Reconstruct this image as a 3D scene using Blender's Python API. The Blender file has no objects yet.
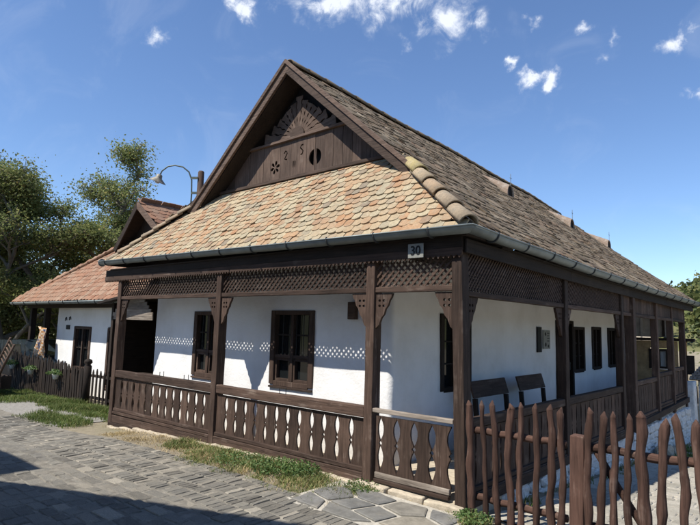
import bpy, bmesh, math, random
from mathutils import Vector, Matrix, noise
R = math.radians
random.seed(7)
S = bpy.context.scene
COL = S.collection

# ------------------------------------------------------------------ camera
CAM = Vector((2.8001, -4.9663, 1.751)); YAW, PIT, ROL = -0.7172, 0.1174, 0.0268
FPX = 552.55
_f = Vector((math.sin(YAW)*math.cos(PIT), math.cos(YAW)*math.cos(PIT), math.sin(PIT)))
_r0 = Vector((math.cos(YAW), -math.sin(YAW), 0)); _u0 = _r0.cross(_f)
_r = _r0*math.cos(ROL) + _u0*math.sin(ROL); _u = -_r0*math.sin(ROL) + _u0*math.cos(ROL)
cd = bpy.data.cameras.new('camera'); cam = bpy.data.objects.new('camera', cd); COL.objects.link(cam)
cam.matrix_world = Matrix(((_r.x, _u.x, -_f.x, CAM.x), (_r.y, _u.y, -_f.y, CAM.y), (_r.z, _u.z, -_f.z, CAM.z), (0, 0, 0, 1)))
cd.sensor_width = 36; cd.lens = FPX/700*36; cd.clip_start = 0.05; cd.clip_end = 3000
S.camera = cam
def ray(u, v): return _f + _r*((u-350)/FPX) + _u*((262.5-v)/FPX)
def at(u, v, depth): return CAM + ray(u, v)*depth            # a pixel's direction at a chosen distance

# ------------------------------------------------------------------ world, sun, exposure
SUNV = Vector((-0.28, -1.0, 1.52)).normalized()
W_ = bpy.data.worlds.new('World'); S.world = W_; W_.use_nodes = True
nt = W_.node_tree; nt.nodes.clear()
def N(t, ty, **kw):
    n = t.nodes.new(ty)
    for k, v in kw.items():
        if k == 'inp':
            for a, b in v.items(): n.inputs[a].default_value = b
        else: setattr(n, k, v)
    return n
sky = N(nt, 'ShaderNodeTexSky', sky_type='NISHITA', sun_disc=False)
sky.sun_elevation = math.asin(SUNV.z); sky.sun_rotation = math.atan2(SUNV.x, SUNV.y)
sky.air_density = 1.0; sky.dust_density = 0.0; sky.ozone_density = 3.5; sky.altitude = 300
tc = N(nt, 'ShaderNodeTexCoord')
def vmath(op, a, b=None):
    n = N(nt, 'ShaderNodeVectorMath', operation=op)
    nt.links.new(a, n.inputs[0])
    if b is not None: n.inputs[1].default_value = b
    return n
def fmath(t, op, a, b=None, clamp=False):
    n = N(t, 'ShaderNodeMath', operation=op, use_clamp=clamp)
    for i, q in enumerate((a, b)):
        if q is None: continue
        if isinstance(q, (int, float)): n.inputs[i].default_value = q
        else: t.links.new(q, n.inputs[i])
    return n.outputs[0]
# small fair-weather clouds: each a direction, an angular half width and height, a density
CL = [(335, 2, .13, .042, .9), (400, 4, .09, .05, .95), (450, 16, .075, .055, .9), (478, 24, .04, .03, .7), (440, 30, .02, .03, .5), (247, 9, .042, .028, .95), (512, 64, .03, .018, .95),
      (536, 80, .036, .018, .95), (680, 38, .034, .028, .85), (152, 38, .026, .022, .60), (694, 93, .03, .020, .75), (590, 27, .030, .014, .55),
      (604, 66, .024, .016, .45), (405, 46, .02, .012, .4), (617, 45, .012, .03, .4), (530, 24, .02, .01, .45), (560, 90, .05, .012, .15),
      (820, 20, .10, .05, .9), (900, 120, .07, .03, .8), (-120, 60, .09, .035, .8), (-260, -40, .12, .06, .9), (200, -90, .16, .06, .9), (520, -120, .2, .07, .9)]
wz = N(nt, 'ShaderNodeTexNoise', inp={'Scale': 16.0, 'Detail': 6.0, 'Roughness': 0.6}); nt.links.new(tc.outputs['Generated'], wz.inputs['Vector'])
wsub = vmath('SUBTRACT', wz.outputs['Color'], (.5, .5, .5)); wscl = vmath('MULTIPLY', wsub.outputs[0], (.13, .13, .10)); wadd = N(nt, 'ShaderNodeVectorMath', operation='ADD')
nt.links.new(tc.outputs['Generated'], wadd.inputs[0]); nt.links.new(wscl.outputs[0], wadd.inputs[1])
tot = None
for (u, v, w, h, dn) in CL:
    c = ray(u, v).normalized(); tx = c.cross(Vector((0, 0, 1))).normalized(); ty = tx.cross(c)
    s = vmath('SUBTRACT', wadd.outputs[0], c)
    a = vmath('DOT_PRODUCT', s.outputs[0], tx/w).outputs['Value']; b = vmath('DOT_PRODUCT', s.outputs[0], ty/h).outputs['Value']
    fr = vmath('DOT_PRODUCT', tc.outputs['Generated'], c).outputs['Value']
    d2 = fmath(nt, 'ADD', fmath(nt, 'MULTIPLY', a, a), fmath(nt, 'MULTIPLY', b, b))
    m = fmath(nt, 'SUBTRACT', 1.0, fmath(nt, 'SQRT', d2), True)
    m = fmath(nt, 'MULTIPLY', fmath(nt, 'MULTIPLY', m, fmath(nt, 'GREATER_THAN', fr, 0.0)), dn)
    tot = m if tot is None else fmath(nt, 'MAXIMUM', tot, m)
nz = N(nt, 'ShaderNodeTexNoise', inp={'Scale': 20.0, 'Detail': 10.0, 'Roughness': 0.66, 'Distortion': 0.7}); nt.links.new(tc.outputs['Generated'], nz.inputs['Vector'])
nz2 = N(nt, 'ShaderNodeTexNoise', inp={'Scale': 7.0, 'Detail': 5.0, 'Roughness': 0.6, 'Distortion': 1.2}); nt.links.new(tc.outputs['Generated'], nz2.inputs['Vector'])
k = fmath(nt, 'MULTIPLY', fmath(nt, 'SUBTRACT', nz.outputs['Fac'], 0.50), 3.8)
k = fmath(nt, 'MULTIPLY', fmath(nt, 'ADD', fmath(nt, 'ADD', k, .15), fmath(nt, 'MULTIPLY', tot, 0.9)), fmath(nt, 'MULTIPLY', tot, 1.5), True)
mr = N(nt, 'ShaderNodeMapRange', interpolation_type='SMOOTHSTEP', inp={'From Min': 0.0, 'From Max': 1.15, 'To Max': 0.92}); nt.links.new(k, mr.inputs['Value'])
wisp = N(nt, 'ShaderNodeMapRange', interpolation_type='SMOOTHSTEP', inp={'From Min': 0.50, 'From Max': 0.85, 'To Max': 0.10}); nt.links.new(nz2.outputs['Fac'], wisp.inputs['Value'])
cm = fmath(nt, 'MAXIMUM', mr.outputs[0], wisp.outputs[0])
mx = N(nt, 'ShaderNodeMix', data_type='RGBA'); nt.links.new(cm, mx.inputs['Factor'])
sc = N(nt, 'ShaderNodeMix', data_type='RGBA', blend_type='MULTIPLY', inp={'Factor': 1.0}); nt.links.new(sky.outputs[0], sc.inputs['A']); sc.inputs['B'].default_value = (.89, .955, 1.06, 1)
nt.links.new(sc.outputs['Result'], mx.inputs['A']); mx.inputs['B'].default_value = (6.4, 6.7, 7.2, 1)
bg = N(nt, 'ShaderNodeBackground', inp={'Strength': 0.102}); nt.links.new(mx.outputs['Result'], bg.inputs[0])
wo = N(nt, 'ShaderNodeOutputWorld'); nt.links.new(bg.outputs[0], wo.inputs[0])
sl = bpy.data.lights.new('sun', 'SUN'); sl.energy = 4.3; sl.angle = R(0.53); sl.color = (1.0, 0.95, 0.87)
so = bpy.data.objects.new('sun', sl); COL.objects.link(so); so.rotation_euler = SUNV.to_track_quat('Z', 'Y').to_euler(); so.location = (0, 0, 30)
vs = S.view_settings; vs.view_transform = 'Standard'; vs.look = 'None'; vs.gamma = 1; vs.use_curve_mapping = False; vs.exposure = 0.7
S.render.resolution_x = 1024; S.render.resolution_y = 768

# ------------------------------------------------------------------ helpers
WM = {}
def put(ob, parent=None, mat=None, M=None):
    M = M or Matrix.Identity(4)
    COL.objects.link(ob)
    if parent is not None:
        ob.parent = parent; ob.matrix_parent_inverse = WM[parent].inverted()
    ob.matrix_basis = M; WM[ob] = M.copy()
    if mat is not None and ob.data is not None and len(ob.data.materials) == 0: ob.data.materials.append(mat)
    return ob
def tag(o, label=None, cat=None, group=None, kind=None):
    if label: o['label'] = label
    if cat: o['category'] = cat
    if group: o['group'] = group
    if kind: o['kind'] = kind
    return o
def thing(name, loc, label, cat, group=None, rz=0):
    o = bpy.data.objects.new(name, None); o.empty_display_size = .2
    put(o, None, None, Matrix.Translation(loc) @ Matrix.Rotation(rz, 4, 'Z'))
    return tag(o, label, cat, group)
class G:
    def __init__(s): s.v = []; s.f = []
    def add(s, vs, fs):
        o = len(s.v); s.v += [tuple(q) for q in vs]; s.f += [tuple(i+o for i in f) for f in fs]; return s
    def box(s, x0, x1, y0, y1, z0, z1):
        return s.add([(x0,y0,z0),(x1,y0,z0),(x1,y1,z0),(x0,y1,z0),(x0,y0,z1),(x1,y0,z1),(x1,y1,z1),(x0,y1,z1)],
                     [(3,2,1,0),(4,5,6,7),(0,1,5,4),(1,2,6,5),(2,3,7,6),(3,0,4,7)])
    def beam(s, a, b, w, h, up=(0,0,1), jit=0.0, step=0.35, taper=1.0):
        a = Vector(a); b = Vector(b); d = b-a; L = d.length; d.normalize()
        up = Vector(up); x = d.cross(up).normalized(); u = x.cross(d)
        n = max(1, int(L/step)) if jit else 1
        vs = []; fs = []
        for i in range(n+1):
            t = i/n; c = a + d*(L*t); k = 1+(taper-1)*t
            for (p, q) in ((-1,-1),(1,-1),(1,1),(-1,1)):
                j = Vector((random.uniform(-jit,jit),)*3) if jit else Vector((0,0,0))
                vs.append(c + x*(p*w/2*k + (random.uniform(-jit,jit) if jit else 0)) + u*(q*h/2*k + (random.uniform(-jit,jit) if jit else 0)))
        for i in range(n):
            o = i*4
            for j in range(4): fs.append((o+j, o+(j+1)%4, o+4+(j+1)%4, o+4+j))
        fs.append((3,2,1,0)); o = n*4; fs.append((o,o+1,o+2,o+3))
        return s.add(vs, fs)
    def tube(s, pts, rad, n=8, cap=True):
        pts = [Vector(p) for p in pts]
        if not isinstance(rad, (list, tuple)): rad = [rad]*len(pts)
        vs = []; fs = []; ref = None
        for i, p in enumerate(pts):
            d = (pts[min(i+1,len(pts)-1)]-pts[max(i-1,0)]).normalized()
            if ref is None: ref = d.orthogonal().normalized()
            x = (ref - d*ref.dot(d))
            x = x.normalized() if x.length > 1e-6 else d.orthogonal().normalized()
            ref = x; y = d.cross(x)
            for k in range(n):
                a = 2*math.pi*k/n; vs.append(p + (x*math.cos(a)+y*math.sin(a))*rad[i])
        for i in range(len(pts)-1):
            for k in range(n): fs.append((i*n+k, i*n+(k+1)%n, (i+1)*n+(k+1)%n, (i+1)*n+k))
        if cap:
            fs.append(tuple(reversed(range(n)))); o = (len(pts)-1)*n; fs.append(tuple(o+k for k in range(n)))
        return s.add(vs, fs)
    def lathe(s, c, prof, n=16, axis=(0,0,1)):
        q = Vector(axis).to_track_quat('Z','Y').to_matrix(); c = Vector(c); vs = []; fs = []
        for (r, z) in prof:
            for k in range(n):
                a = 2*math.pi*k/n; vs.append(c + q @ Vector((r*math.cos(a), r*math.sin(a), z)))
        for i in range(len(prof)-1):
            for k in range(n): fs.append((i*n+k, i*n+(k+1)%n, (i+1)*n+(k+1)%n, (i+1)*n+k))
        return s.add(vs, fs)
    def mesh(s, name, smooth=False):
        m = bpy.data.meshes.new(name); m.from_pydata(s.v, [], s.f); m.update()
        if smooth:
            m.polygons.foreach_set('use_smooth', [True]*len(m.polygons))
        return m
    def build(s, name, mat, parent=None, smooth=False, bevel=0, M=None):
        o = bpy.data.objects.new(name, s.mesh(name, smooth)); put(o, parent, mat, M)
        if bevel:
            b = o.modifiers.new('bevel', 'BEVEL'); b.width = bevel; b.segments = 2; b.limit_method = 'ANGLE'; b.angle_limit = R(40)
        return o
def inst(name, mesh, mat, parent, M):
    o = bpy.data.objects.new(name, mesh); return put(o, parent, mat, M)
def plate_mesh(outer, holes=(), thick=.02):
    """flat board with real holes, in local x,y; thickness along local z"""
    c = bpy.data.curves.new('outline', 'CURVE'); c.dimensions = '2D'; c.fill_mode = 'BOTH'; c.extrude = thick/2
    for poly in [outer, *holes]:
        sp = c.splines.new('POLY'); sp.points.add(len(poly)-1); sp.use_cyclic_u = True
        for p, q in zip(sp.points, poly): p.co = (q[0], q[1], 0, 1)
    o = bpy.data.objects.new('outline', c); COL.objects.link(o)
    m = bpy.data.meshes.new_from_object(o); bpy.data.objects.remove(o); bpy.data.curves.remove(c)
    return m
def fr(o, ux, uy):
    ux = Vector(ux).normalized(); uy = Vector(uy); uy = (uy-ux*uy.dot(ux)).normalized(); n = ux.cross(uy); o = Vector(o)
    return Matrix(((ux.x,uy.x,n.x,o.x),(ux.y,uy.y,n.y,o.y),(ux.z,uy.z,n.z,o.z),(0,0,0,1)))
def circ(cx, cy, r, n=12, r2=None): return [(cx+r*math.cos(2*math.pi*i/n), cy+(r2 or r)*math.sin(2*math.pi*i/n)) for i in range(n)]
def stroke(pts, w):
    L, Rr = [], []
    for i, p in enumerate(pts):
        a = pts[max(i-1,0)]; b = pts[min(i+1,len(pts)-1)]; dx, dy = b[0]-a[0], b[1]-a[1]; l = math.hypot(dx,dy) or 1
        L.append((p[0]-dy/l*w/2, p[1]+dx/l*w/2)); Rr.append((p[0]+dy/l*w/2, p[1]-dx/l*w/2))
    return L + Rr[::-1]

# ------------------------------------------------------------------ materials
def mat(name):
    m = bpy.data.materials.new(name); m.use_nodes = True; t = m.node_tree; t.nodes.clear()
    o = N(t, 'ShaderNodeOutputMaterial'); b = N(t, 'ShaderNodeBsdfPrincipled'); t.links.new(b.outputs[0], o.inputs[0])
    b.inputs['Specular IOR Level'].default_value = .25
    return m, t, b
def ramp(t, fac, stops, interp='LINEAR'):
    r = N(t, 'ShaderNodeValToRGB'); r.color_ramp.interpolation = interp
    e = r.color_ramp.elements
    while len(e) < len(stops): e.new(.5)
    for q, (p, c) in zip(e, stops): q.position = p; q.color = (*c, 1)
    t.links.new(fac, r.inputs[0]); return r.outputs[0]
def tnoise(t, vec, scale, detail=5, rough=.55, dist=0):
    n = N(t, 'ShaderNodeTexNoise', inp={'Scale': scale, 'Detail': detail, 'Roughness': rough, 'Distortion': dist}); t.links.new(vec, n.inputs['Vector']); return n.outputs['Fac']
def tmap(t, vec, scale):
    n = N(t, 'ShaderNodeMapping'); n.inputs['Scale'].default_value = scale; t.links.new(vec, n.inputs['Vector']); return n.outputs[0]
def mixc(t, fac, a, b, blend='MIX'):
    n = N(t, 'ShaderNodeMix', data_type='RGBA', blend_type=blend)
    for s_, q in (('Factor', fac), ('A', a), ('B', b)):
        if isinstance(q, (int, float)): n.inputs[s_].default_value = q
        elif isinstance(q, tuple): n.inputs[s_].default_value = (*q, 1)
        else: t.links.new(q, n.inputs[s_])
    return n.outputs['Result']
def bump(t, b, h, strength=.4, dist=.01):
    n = N(t, 'ShaderNodeBump', inp={'Strength': strength, 'Distance': dist}); t.links.new(h, n.inputs['Height']); t.links.new(n.outputs[0], b.inputs['Normal'])
def coords(t): return N(t, 'ShaderNodeTexCoord').outputs['Object']
def rnd(t, island=False):
    return N(t, 'ShaderNodeNewGeometry').outputs['Random Per Island'] if island else N(t, 'ShaderNodeObjectInfo').outputs['Random']
def wood(name, axis, lo, hi, worn=(.24,.20,.17), wornamt=.3, vary=.35, rough=.8):
    m, t, b = mat(name); co = coords(t)
    s = {'X': (1.2, 22, 22), 'Y': (22, 1.2, 22), 'Z': (22, 22, 1.2)}[axis]
    oi = N(t, 'ShaderNodeObjectInfo'); ad = N(t, 'ShaderNodeVectorMath', operation='ADD'); t.links.new(co, ad.inputs[0])
    sc_ = N(t, 'ShaderNodeVectorMath', operation='SCALE'); sc_.inputs[0].default_value = (7, 13, 5); t.links.new(oi.outputs['Random'], sc_.inputs['Scale']); t.links.new(sc_.outputs[0], ad.inputs[1])
    mp = tmap(t, ad.outputs[0], s)
    g = tnoise(t, mp, 2.2, 8, .65, .4); blot = tnoise(t, ad.outputs[0], 2.6, 4, .6)
    f = fmath(t, 'ADD', fmath(t, 'MULTIPLY', g, .75), fmath(t, 'MULTIPLY', blot, .45))
    c = ramp(t, f, [(.36, lo), (.78, hi)])
    wv = fmath(t, 'MULTIPLY', tnoise(t, mp, 1.1, 6, .7), tnoise(t, ad.outputs[0], 5, 4, .6))
    wr = N(t, 'ShaderNodeMapRange', inp={'From Min': .30, 'From Max': .48, 'To Max': wornamt}); t.links.new(wv, wr.inputs['Value'])
    c = mixc(t, wr.outputs[0], c, worn)
    br = N(t, 'ShaderNodeMapRange', inp={'To Min': 1-vary, 'To Max': 1+vary}); t.links.new(oi.outputs['Random'], br.inputs['Value'])
    hs = N(t, 'ShaderNodeHueSaturation'); t.links.new(br.outputs[0], hs.inputs['Value']); t.links.new(c, hs.inputs['Color'])
    t.links.new(hs.outputs[0], b.inputs['Base Color']); b.inputs['Roughness'].default_value = rough
    crack = ramp(t, g, [(.28, (0,0,0)), (.5, (1,1,1))])
    bump(t, b, crack, .5, .006); return m
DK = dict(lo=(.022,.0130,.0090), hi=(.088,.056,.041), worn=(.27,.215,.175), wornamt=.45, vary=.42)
M = {}
for ax in 'XYZ':
    M['wood'+ax] = wood('dark_timber_'+ax, ax, **DK)
    M['grey'+ax] = wood('weathered_timber_'+ax, ax, (.10,.078,.06), (.33,.28,.23), (.45,.41,.36), .5)
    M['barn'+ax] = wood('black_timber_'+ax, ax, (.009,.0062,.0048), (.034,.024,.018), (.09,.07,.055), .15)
    M['picket'+ax] = wood('red_brown_stick_'+ax, ax, (.026,.014,.010), (.098,.054,.040), (.22,.165,.135), .6, .3, .95)
    M['mid'+ax] = wood('mid_brown_timber_'+ax, ax, (.042,.027,.019), (.125,.084,.062), (.22,.175,.14), .4)  # lighter brown; the sunlit look of the sunburst is put into this colour
def plaster():
    m, t, b = mat('limewash_plaster'); co = coords(t)
    n1 = tnoise(t, co, 1.3, 6, .6); n2 = tnoise(t, co, 28, 5, .6)
    c = ramp(t, n1, [(.25, (.66,.645,.61)), (.5, (.77,.762,.74)), (.72, (.83,.825,.81))])
    st = tnoise(t, tmap(t, co, (5, 5, .7)), 1.6, 6, .65)
    sm = N(t, 'ShaderNodeMapRange', inp={'From Min': .6, 'From Max': .78, 'To Max': .22}); t.links.new(st, sm.inputs['Value'])
    c = mixc(t, sm.outputs[0], c, (.55,.51,.45))
    sx = N(t, 'ShaderNodeSeparateXYZ'); t.links.new(co, sx.inputs[0])
    spl = fmath(t, 'ADD', sx.outputs['Z'], fmath(t, 'MULTIPLY', fmath(t, 'SUBTRACT', tnoise(t, co, 5, 5, .7), .5), -.5))
    dm = N(t, 'ShaderNodeMapRange', inp={'From Min': .45, 'From Max': .08, 'To Max': .4}); t.links.new(spl, dm.inputs['Value'])
    c = mixc(t, dm.outputs[0], c, (.48,.42,.34))
    t.links.new(c, b.inputs['Base Color']); b.inputs['Roughness'].default_value = .95
    bump(t, b, fmath(t, 'ADD', n2, fmath(t, 'MULTIPLY', tnoise(t, co, 5, 4, .55), 2.0)), .32, .014); return m
M['plaster'] = plaster()
def simple(name, col, rough=.6, var=.25, scale=8, metal=0, bmp=.2, island=None):
    m, t, b = mat(name); co = coords(t); n = tnoise(t, co, scale, 6, .6)
    lo = tuple(x*(1-var) for x in col); hi = tuple(min(1, x*(1+var)) for x in col)
    c = ramp(t, n, [(.3, lo), (.7, hi)])
    t.links.new(c, b.inputs['Base Color']); b.inputs['Roughness'].default_value = rough; b.inputs['Metallic'].default_value = metal
    if bmp: bump(t, b, tnoise(t, co, scale*5, 5, .6), bmp, .01)
    return m
M['zinc'] = simple('zinc_gutter', (.20,.225,.22), .5, .18, 5, .25, .05)
M['strap'] = simple('gutter_strap', (.045,.048,.048), .5, .2, 20)
M['iron'] = simple('black_iron', (.02,.02,.02), .5, .2, 20)
M['plate'] = simple('enamel_plate', (.24,.24,.215), .45, .15, 30, 0, .05)
M['black'] = simple('black_paint', (.012,.012,.012), .6, .1, 20)
M['inside'] = simple('painted_interior_dark', (.012,.010,.009), .9, .2, 5)  # near-black colour stands in for the shade behind planks and in vents
M['plinthw'] = simple('whitewashed_stone', (.66,.645,.61), .95, .22, 9, 0, .7)
M['sand'] = simple('sandstone_kerb', (.42,.36,.27), .95, .25, 12, 0, .6)
M['mortar'] = simple('pale_mortar', (.40,.37,.31), .95, .25, 14, 0, .6)
M['white'] = simple('white_ceramic', (.7,.7,.68), .4, .06, 9, 0, 0)
M['lampgreen'] = simple('green_grey_lamp_metal', (.12,.14,.12), .45, .3, 10, .3, .1)
M['lamprust'] = simple('rusted_lamp_shade', (.22,.20,.16), .55, .5, 14, .2, .2)
M['bark'] = simple('tree_bark', (.12,.10,.08), .95, .35, 9, 0, .8)
M['bark2'] = simple('pale_bark', (.15,.135,.11), .95, .3, 9, 0, .6)
M['tan'] = simple('tan_boards', (.42,.29,.15), .7, .3, 7, 0, .3)
M['orangewood'] = simple('orange_varnished_wood', (.26,.12,.035), .5, .25, 9, 0, .2)
M['brickred'] = simple('red_brick_wall', (.15,.075,.05), .9, .3, 16, 0, .5)
M['palewall'] = simple('grey_plaster', (.42,.39,.35), .95, .2, 6, 0, .3)
M['carpaint'] = simple('dark_blue_car_paint', (.02,.03,.04), .12, .1, 3, .0, 0)
M['tyre'] = simple('tyre_rubber', (.015,.015,.015), .85, .1, 9)
M['vangreen'] = simple('pale_green_paint', (.20,.33,.20), .5, .15, 4, 0, 0)
M['curtain'] = simple('white_curtain', (.6,.6,.58), .9, .08, 10, 0, .1)
def glassm(name, col=(.010,.012,.013), rough=.06):
    m, t, b = mat(name); co = coords(t)
    b.inputs['Base Color'].default_value = (*col, 1); b.inputs['Roughness'].default_value = rough; b.inputs['Specular IOR Level'].default_value = .5
    bump(t, b, tnoise(t, co, 3, 2, .5), .08, .02); return m
M['glass'] = glassm('old_window_glass')
def tilem(name, stops, island, lichen=(.33,.32,.22), licham=.5, grimescale=9, rough=.92, spots=None):
    m, t, b = mat(name); co = coords(t); r = rnd(t, island)
    wn = N(t, 'ShaderNodeTexWhiteNoise', noise_dimensions='1D'); t.links.new(r, wn.inputs['W'])
    c = ramp(t, r, stops)
    oi = N(t, 'ShaderNodeObjectInfo'); ad = N(t, 'ShaderNodeVectorMath', operation='ADD'); t.links.new(co, ad.inputs[0]); t.links.new(oi.outputs['Location'], ad.inputs[1])
    n = tnoise(t, ad.outputs[0], grimescale, 6, .65); n2 = tnoise(t, ad.outputs[0], 34, 5, .7)
    g = N(t, 'ShaderNodeMapRange', inp={'From Min': .47, 'From Max': .66, 'To Max': licham}); t.links.new(n, g.inputs['Value'])
    c = mixc(t, g.outputs[0], c, lichen)
    g2 = N(t, 'ShaderNodeMapRange', inp={'From Min': .3, 'From Max': .75, 'To Min': .72, 'To Max': 1.22}); t.links.new(n2, g2.inputs['Value'])
    hs = N(t, 'ShaderNodeHueSaturation'); t.links.new(g2.outputs[0], hs.inputs['Value']); t.links.new(c, hs.inputs['Color'])
    c = hs.outputs[0]
    ng = tnoise(t, tmap(t, ad.outputs[0], (1.6, .5, .5)), 1.5, 5, .65); gg = N(t, 'ShaderNodeMapRange', inp={'From Min': .42, 'From Max': .68, 'To Max': .5}); t.links.new(ng, gg.inputs['Value'])
    c = mixc(t, gg.outputs[0], c, mixc(t, .55, c, (.16,.135,.10)))
    if spots:
        n3 = tnoise(t, ad.outputs[0], spots[1], 5, .7); q = N(t, 'ShaderNodeMapRange', inp={'From Min': spots[2], 'From Max': spots[2]+.08, 'To Max': spots[3]}); t.links.new(n3, q.inputs['Value'])
        c = mixc(t, q.outputs[0], c, spots[0])
    t.links.new(c, b.inputs['Base Color']); b.inputs['Roughness'].default_value = rough
    bump(t, b, n2, .5, .006); return m
FR = [(0, (.325,.175,.09)), (.14, (.365,.225,.125)), (.28, (.36,.262,.158)), (.45, (.375,.295,.188)), (.6, (.39,.328,.213)), (.74, (.30,.255,.175)), (.86, (.37,.23,.13)), (.94, (.21,.172,.125)), (1, (.335,.175,.09))]
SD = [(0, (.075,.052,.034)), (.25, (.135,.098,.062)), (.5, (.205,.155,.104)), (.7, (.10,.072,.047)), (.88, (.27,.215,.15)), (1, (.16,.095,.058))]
LH = [(0, (.22,.105,.062)), (.3, (.28,.145,.088)), (.6, (.27,.165,.11)), (.8, (.31,.205,.14)), (1, (.20,.095,.058))]
M['ftile'] = tilem('front_clay_tile', FR, False, (.30,.27,.20), .4, spots=((.50,.46,.36), 21, .62, .55))
M['ftilej'] = tilem('front_clay_tile_joined', FR, True, (.30,.27,.20), .4, spots=((.50,.46,.36), 21, .62, .55))
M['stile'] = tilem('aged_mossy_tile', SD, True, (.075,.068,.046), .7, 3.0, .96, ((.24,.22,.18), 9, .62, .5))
M['ltile'] = tilem('orange_clay_tile', LH, True, (.34,.24,.17), .35)
M['cap'] = tilem('hip_cap_tile', [(0,(.34,.24,.15)),(.4,(.30,.235,.165)),(1,(.36,.28,.18))], False, (.22,.195,.15), .6)
M['capy'] = tilem('lichen_yellow_cap', [(0,(.37,.30,.14)),(1,(.37,.30,.14))], False, (.30,.25,.17), .6)
M['vent'] = tilem('pink_plaster_vent', [(0,(.25,.185,.14)),(1,(.25,.185,.14))], False, (.40,.36,.31), .6)
def stonem(name, stops, island, sc=1):
    m, t, b = mat(name); co = coords(t); r = rnd(t, island); c = ramp(t, r, stops)
    oi = N(t, 'ShaderNodeObjectInfo'); ad = N(t, 'ShaderNodeVectorMath', operation='ADD'); t.links.new(co, ad.inputs[0]); t.links.new(oi.outputs['Location'], ad.inputs[1])
    n = tnoise(t, ad.outputs[0], 14*sc, 7, .7); g = N(t, 'ShaderNodeMapRange', inp={'From Min': .25, 'From Max': .75, 'To Min': .6, 'To Max': 1.35}); t.links.new(n, g.inputs['Value'])
    hs = N(t, 'ShaderNodeHueSaturation'); t.links.new(g.outputs[0], hs.inputs['Value']); t.links.new(c, hs.inputs['Color'])
    d = tnoise(t, ad.outputs[0], 2.5, 5, .65); dm = N(t, 'ShaderNodeMapRange', inp={'From Min': .5, 'From Max': .72, 'To Max': .45}); t.links.new(d, dm.inputs['Value'])
    c = mixc(t, dm.outputs[0], hs.outputs[0], (.25,.222,.175))
    t.links.new(c, b.inputs['Base Color']); b.inputs['Roughness'].default_value = .8; bump(t, b, n, .6, .012); return m
ST = [(0,(.115,.106,.089)),(.3,(.158,.147,.124)),(.55,(.20,.186,.155)),(.75,(.137,.129,.112)),(.92,(.24,.216,.174)),(1,(.30,.272,.22))]
M['cobble'] = stonem('street_stone', ST, False); M['cobblej'] = stonem('street_stone_joined', ST, True)
FL = [(0,(.125,.124,.118)),(.3,(.165,.16,.148)),(.55,(.14,.138,.128)),(.75,(.24,.215,.17)),(1,(.29,.258,.205))]
M['flag'] = stonem('flagstone', FL, False, .6)
PT = [(0,(.27,.25,.205)),(.4,(.35,.325,.27)),(.8,(.31,.285,.235)),(1,(.42,.385,.32))]
M['path'] = stonem('pale_path_stone', PT, False); M['pathj'] = stonem('pale_path_stone_joined', PT, True)
def leafm(name, stops, trans=.35):
    m, t, b = mat(name); r = rnd(t, True); co = coords(t)
    c = ramp(t, r, stops); n = tnoise(t, co, 1.1, 4, .6); g = N(t, 'ShaderNodeMapRange', inp={'From Min': .3, 'From Max': .7, 'To Min': .65, 'To Max': 1.35}); t.links.new(n, g.inputs['Value'])
    hs = N(t, 'ShaderNodeHueSaturation'); t.links.new(g.outputs[0], hs.inputs['Value']); t.links.new(c, hs.inputs['Color'])
    t.links.new(hs.outputs[0], b.inputs['Base Color']); b.inputs['Roughness'].default_value = .55
    tr = N(t, 'ShaderNodeBsdfTranslucent'); t.links.new(hs.outputs[0], tr.inputs['Color']); ms = N(t, 'ShaderNodeMixShader', inp={0: trans})
    o = [q for q in t.nodes if q.type == 'OUTPUT_MATERIAL'][0]
    t.links.new(b.outputs[0], ms.inputs[1]); t.links.new(tr.outputs[0], ms.inputs[2]); t.links.new(ms.outputs[0], o.inputs[0]); return m
M['leafA'] = leafm('walnut_leaf', [(0,(.12,.15,.05)),(.4,(.185,.22,.075)),(.75,(.25,.28,.10)),(.93,(.33,.32,.13)),(1,(.34,.26,.10))], .5)
M['leafB'] = leafm('olive_leaf', [(0,(.10,.13,.05)),(.5,(.16,.19,.08)),(1,(.22,.24,.11))], .5)
M['leafC'] = leafm('hill_leaf', [(0,(.06,.08,.025)),(.5,(.12,.14,.045)),(1,(.20,.19,.07))])
M['grass'] = leafm('verge_grass', [(0,(.075,.12,.03)),(.5,(.13,.18,.05)),(.70,(.22,.22,.08)),(.84,(.32,.27,.12)),(1,(.42,.35,.18))], .3)
M['grassg'] = leafm('shaded_green_grass', [(0,(.06,.10,.022)),(.6,(.115,.165,.04)),(.9,(.20,.21,.07)),(1,(.32,.29,.12))], .35)
M['weed'] = leafm('weed_leaf', [(0,(.05,.10,.03)),(.6,(.085,.14,.04)),(1,(.14,.18,.06))], .35)
M['dry'] = leafm('dry_straw', [(0,(.36,.28,.14)),(.6,(.46,.36,.19)),(1,(.30,.22,.10))], .2)
def groundm():
    m, t, b = mat('dry_earth'); co = coords(t)
    n = tnoise(t, co, .35, 6, .6); n2 = tnoise(t, co, 9, 7, .7); n3 = tnoise(t, co, 60, 4, .7)
    c = ramp(t, n, [(.3,(.24,.20,.14)),(.5,(.30,.255,.18)),(.7,(.20,.19,.11))])
    g = N(t, 'ShaderNodeMapRange', inp={'From Min': .3, 'From Max': .7, 'To Min': .65, 'To Max': 1.3}); t.links.new(fmath(t,'ADD',fmath(t,'MULTIPLY',n2,.6),fmath(t,'MULTIPLY',n3,.4)), g.inputs['Value'])
    hs = N(t, 'ShaderNodeHueSaturation'); t.links.new(g.outputs[0], hs.inputs['Value']); t.links.new(c, hs.inputs['Color'])
    t.links.new(hs.outputs[0], b.inputs['Base Color']); b.inputs['Roughness'].default_value = .95; bump(t, b, fmath(t,'ADD',n2,n3), .8, .03); return m
M['earth'] = groundm()
M['bed'] = simple('sandy_joint', (.185,.168,.138), .95, .35, 7, 0, .8)
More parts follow.
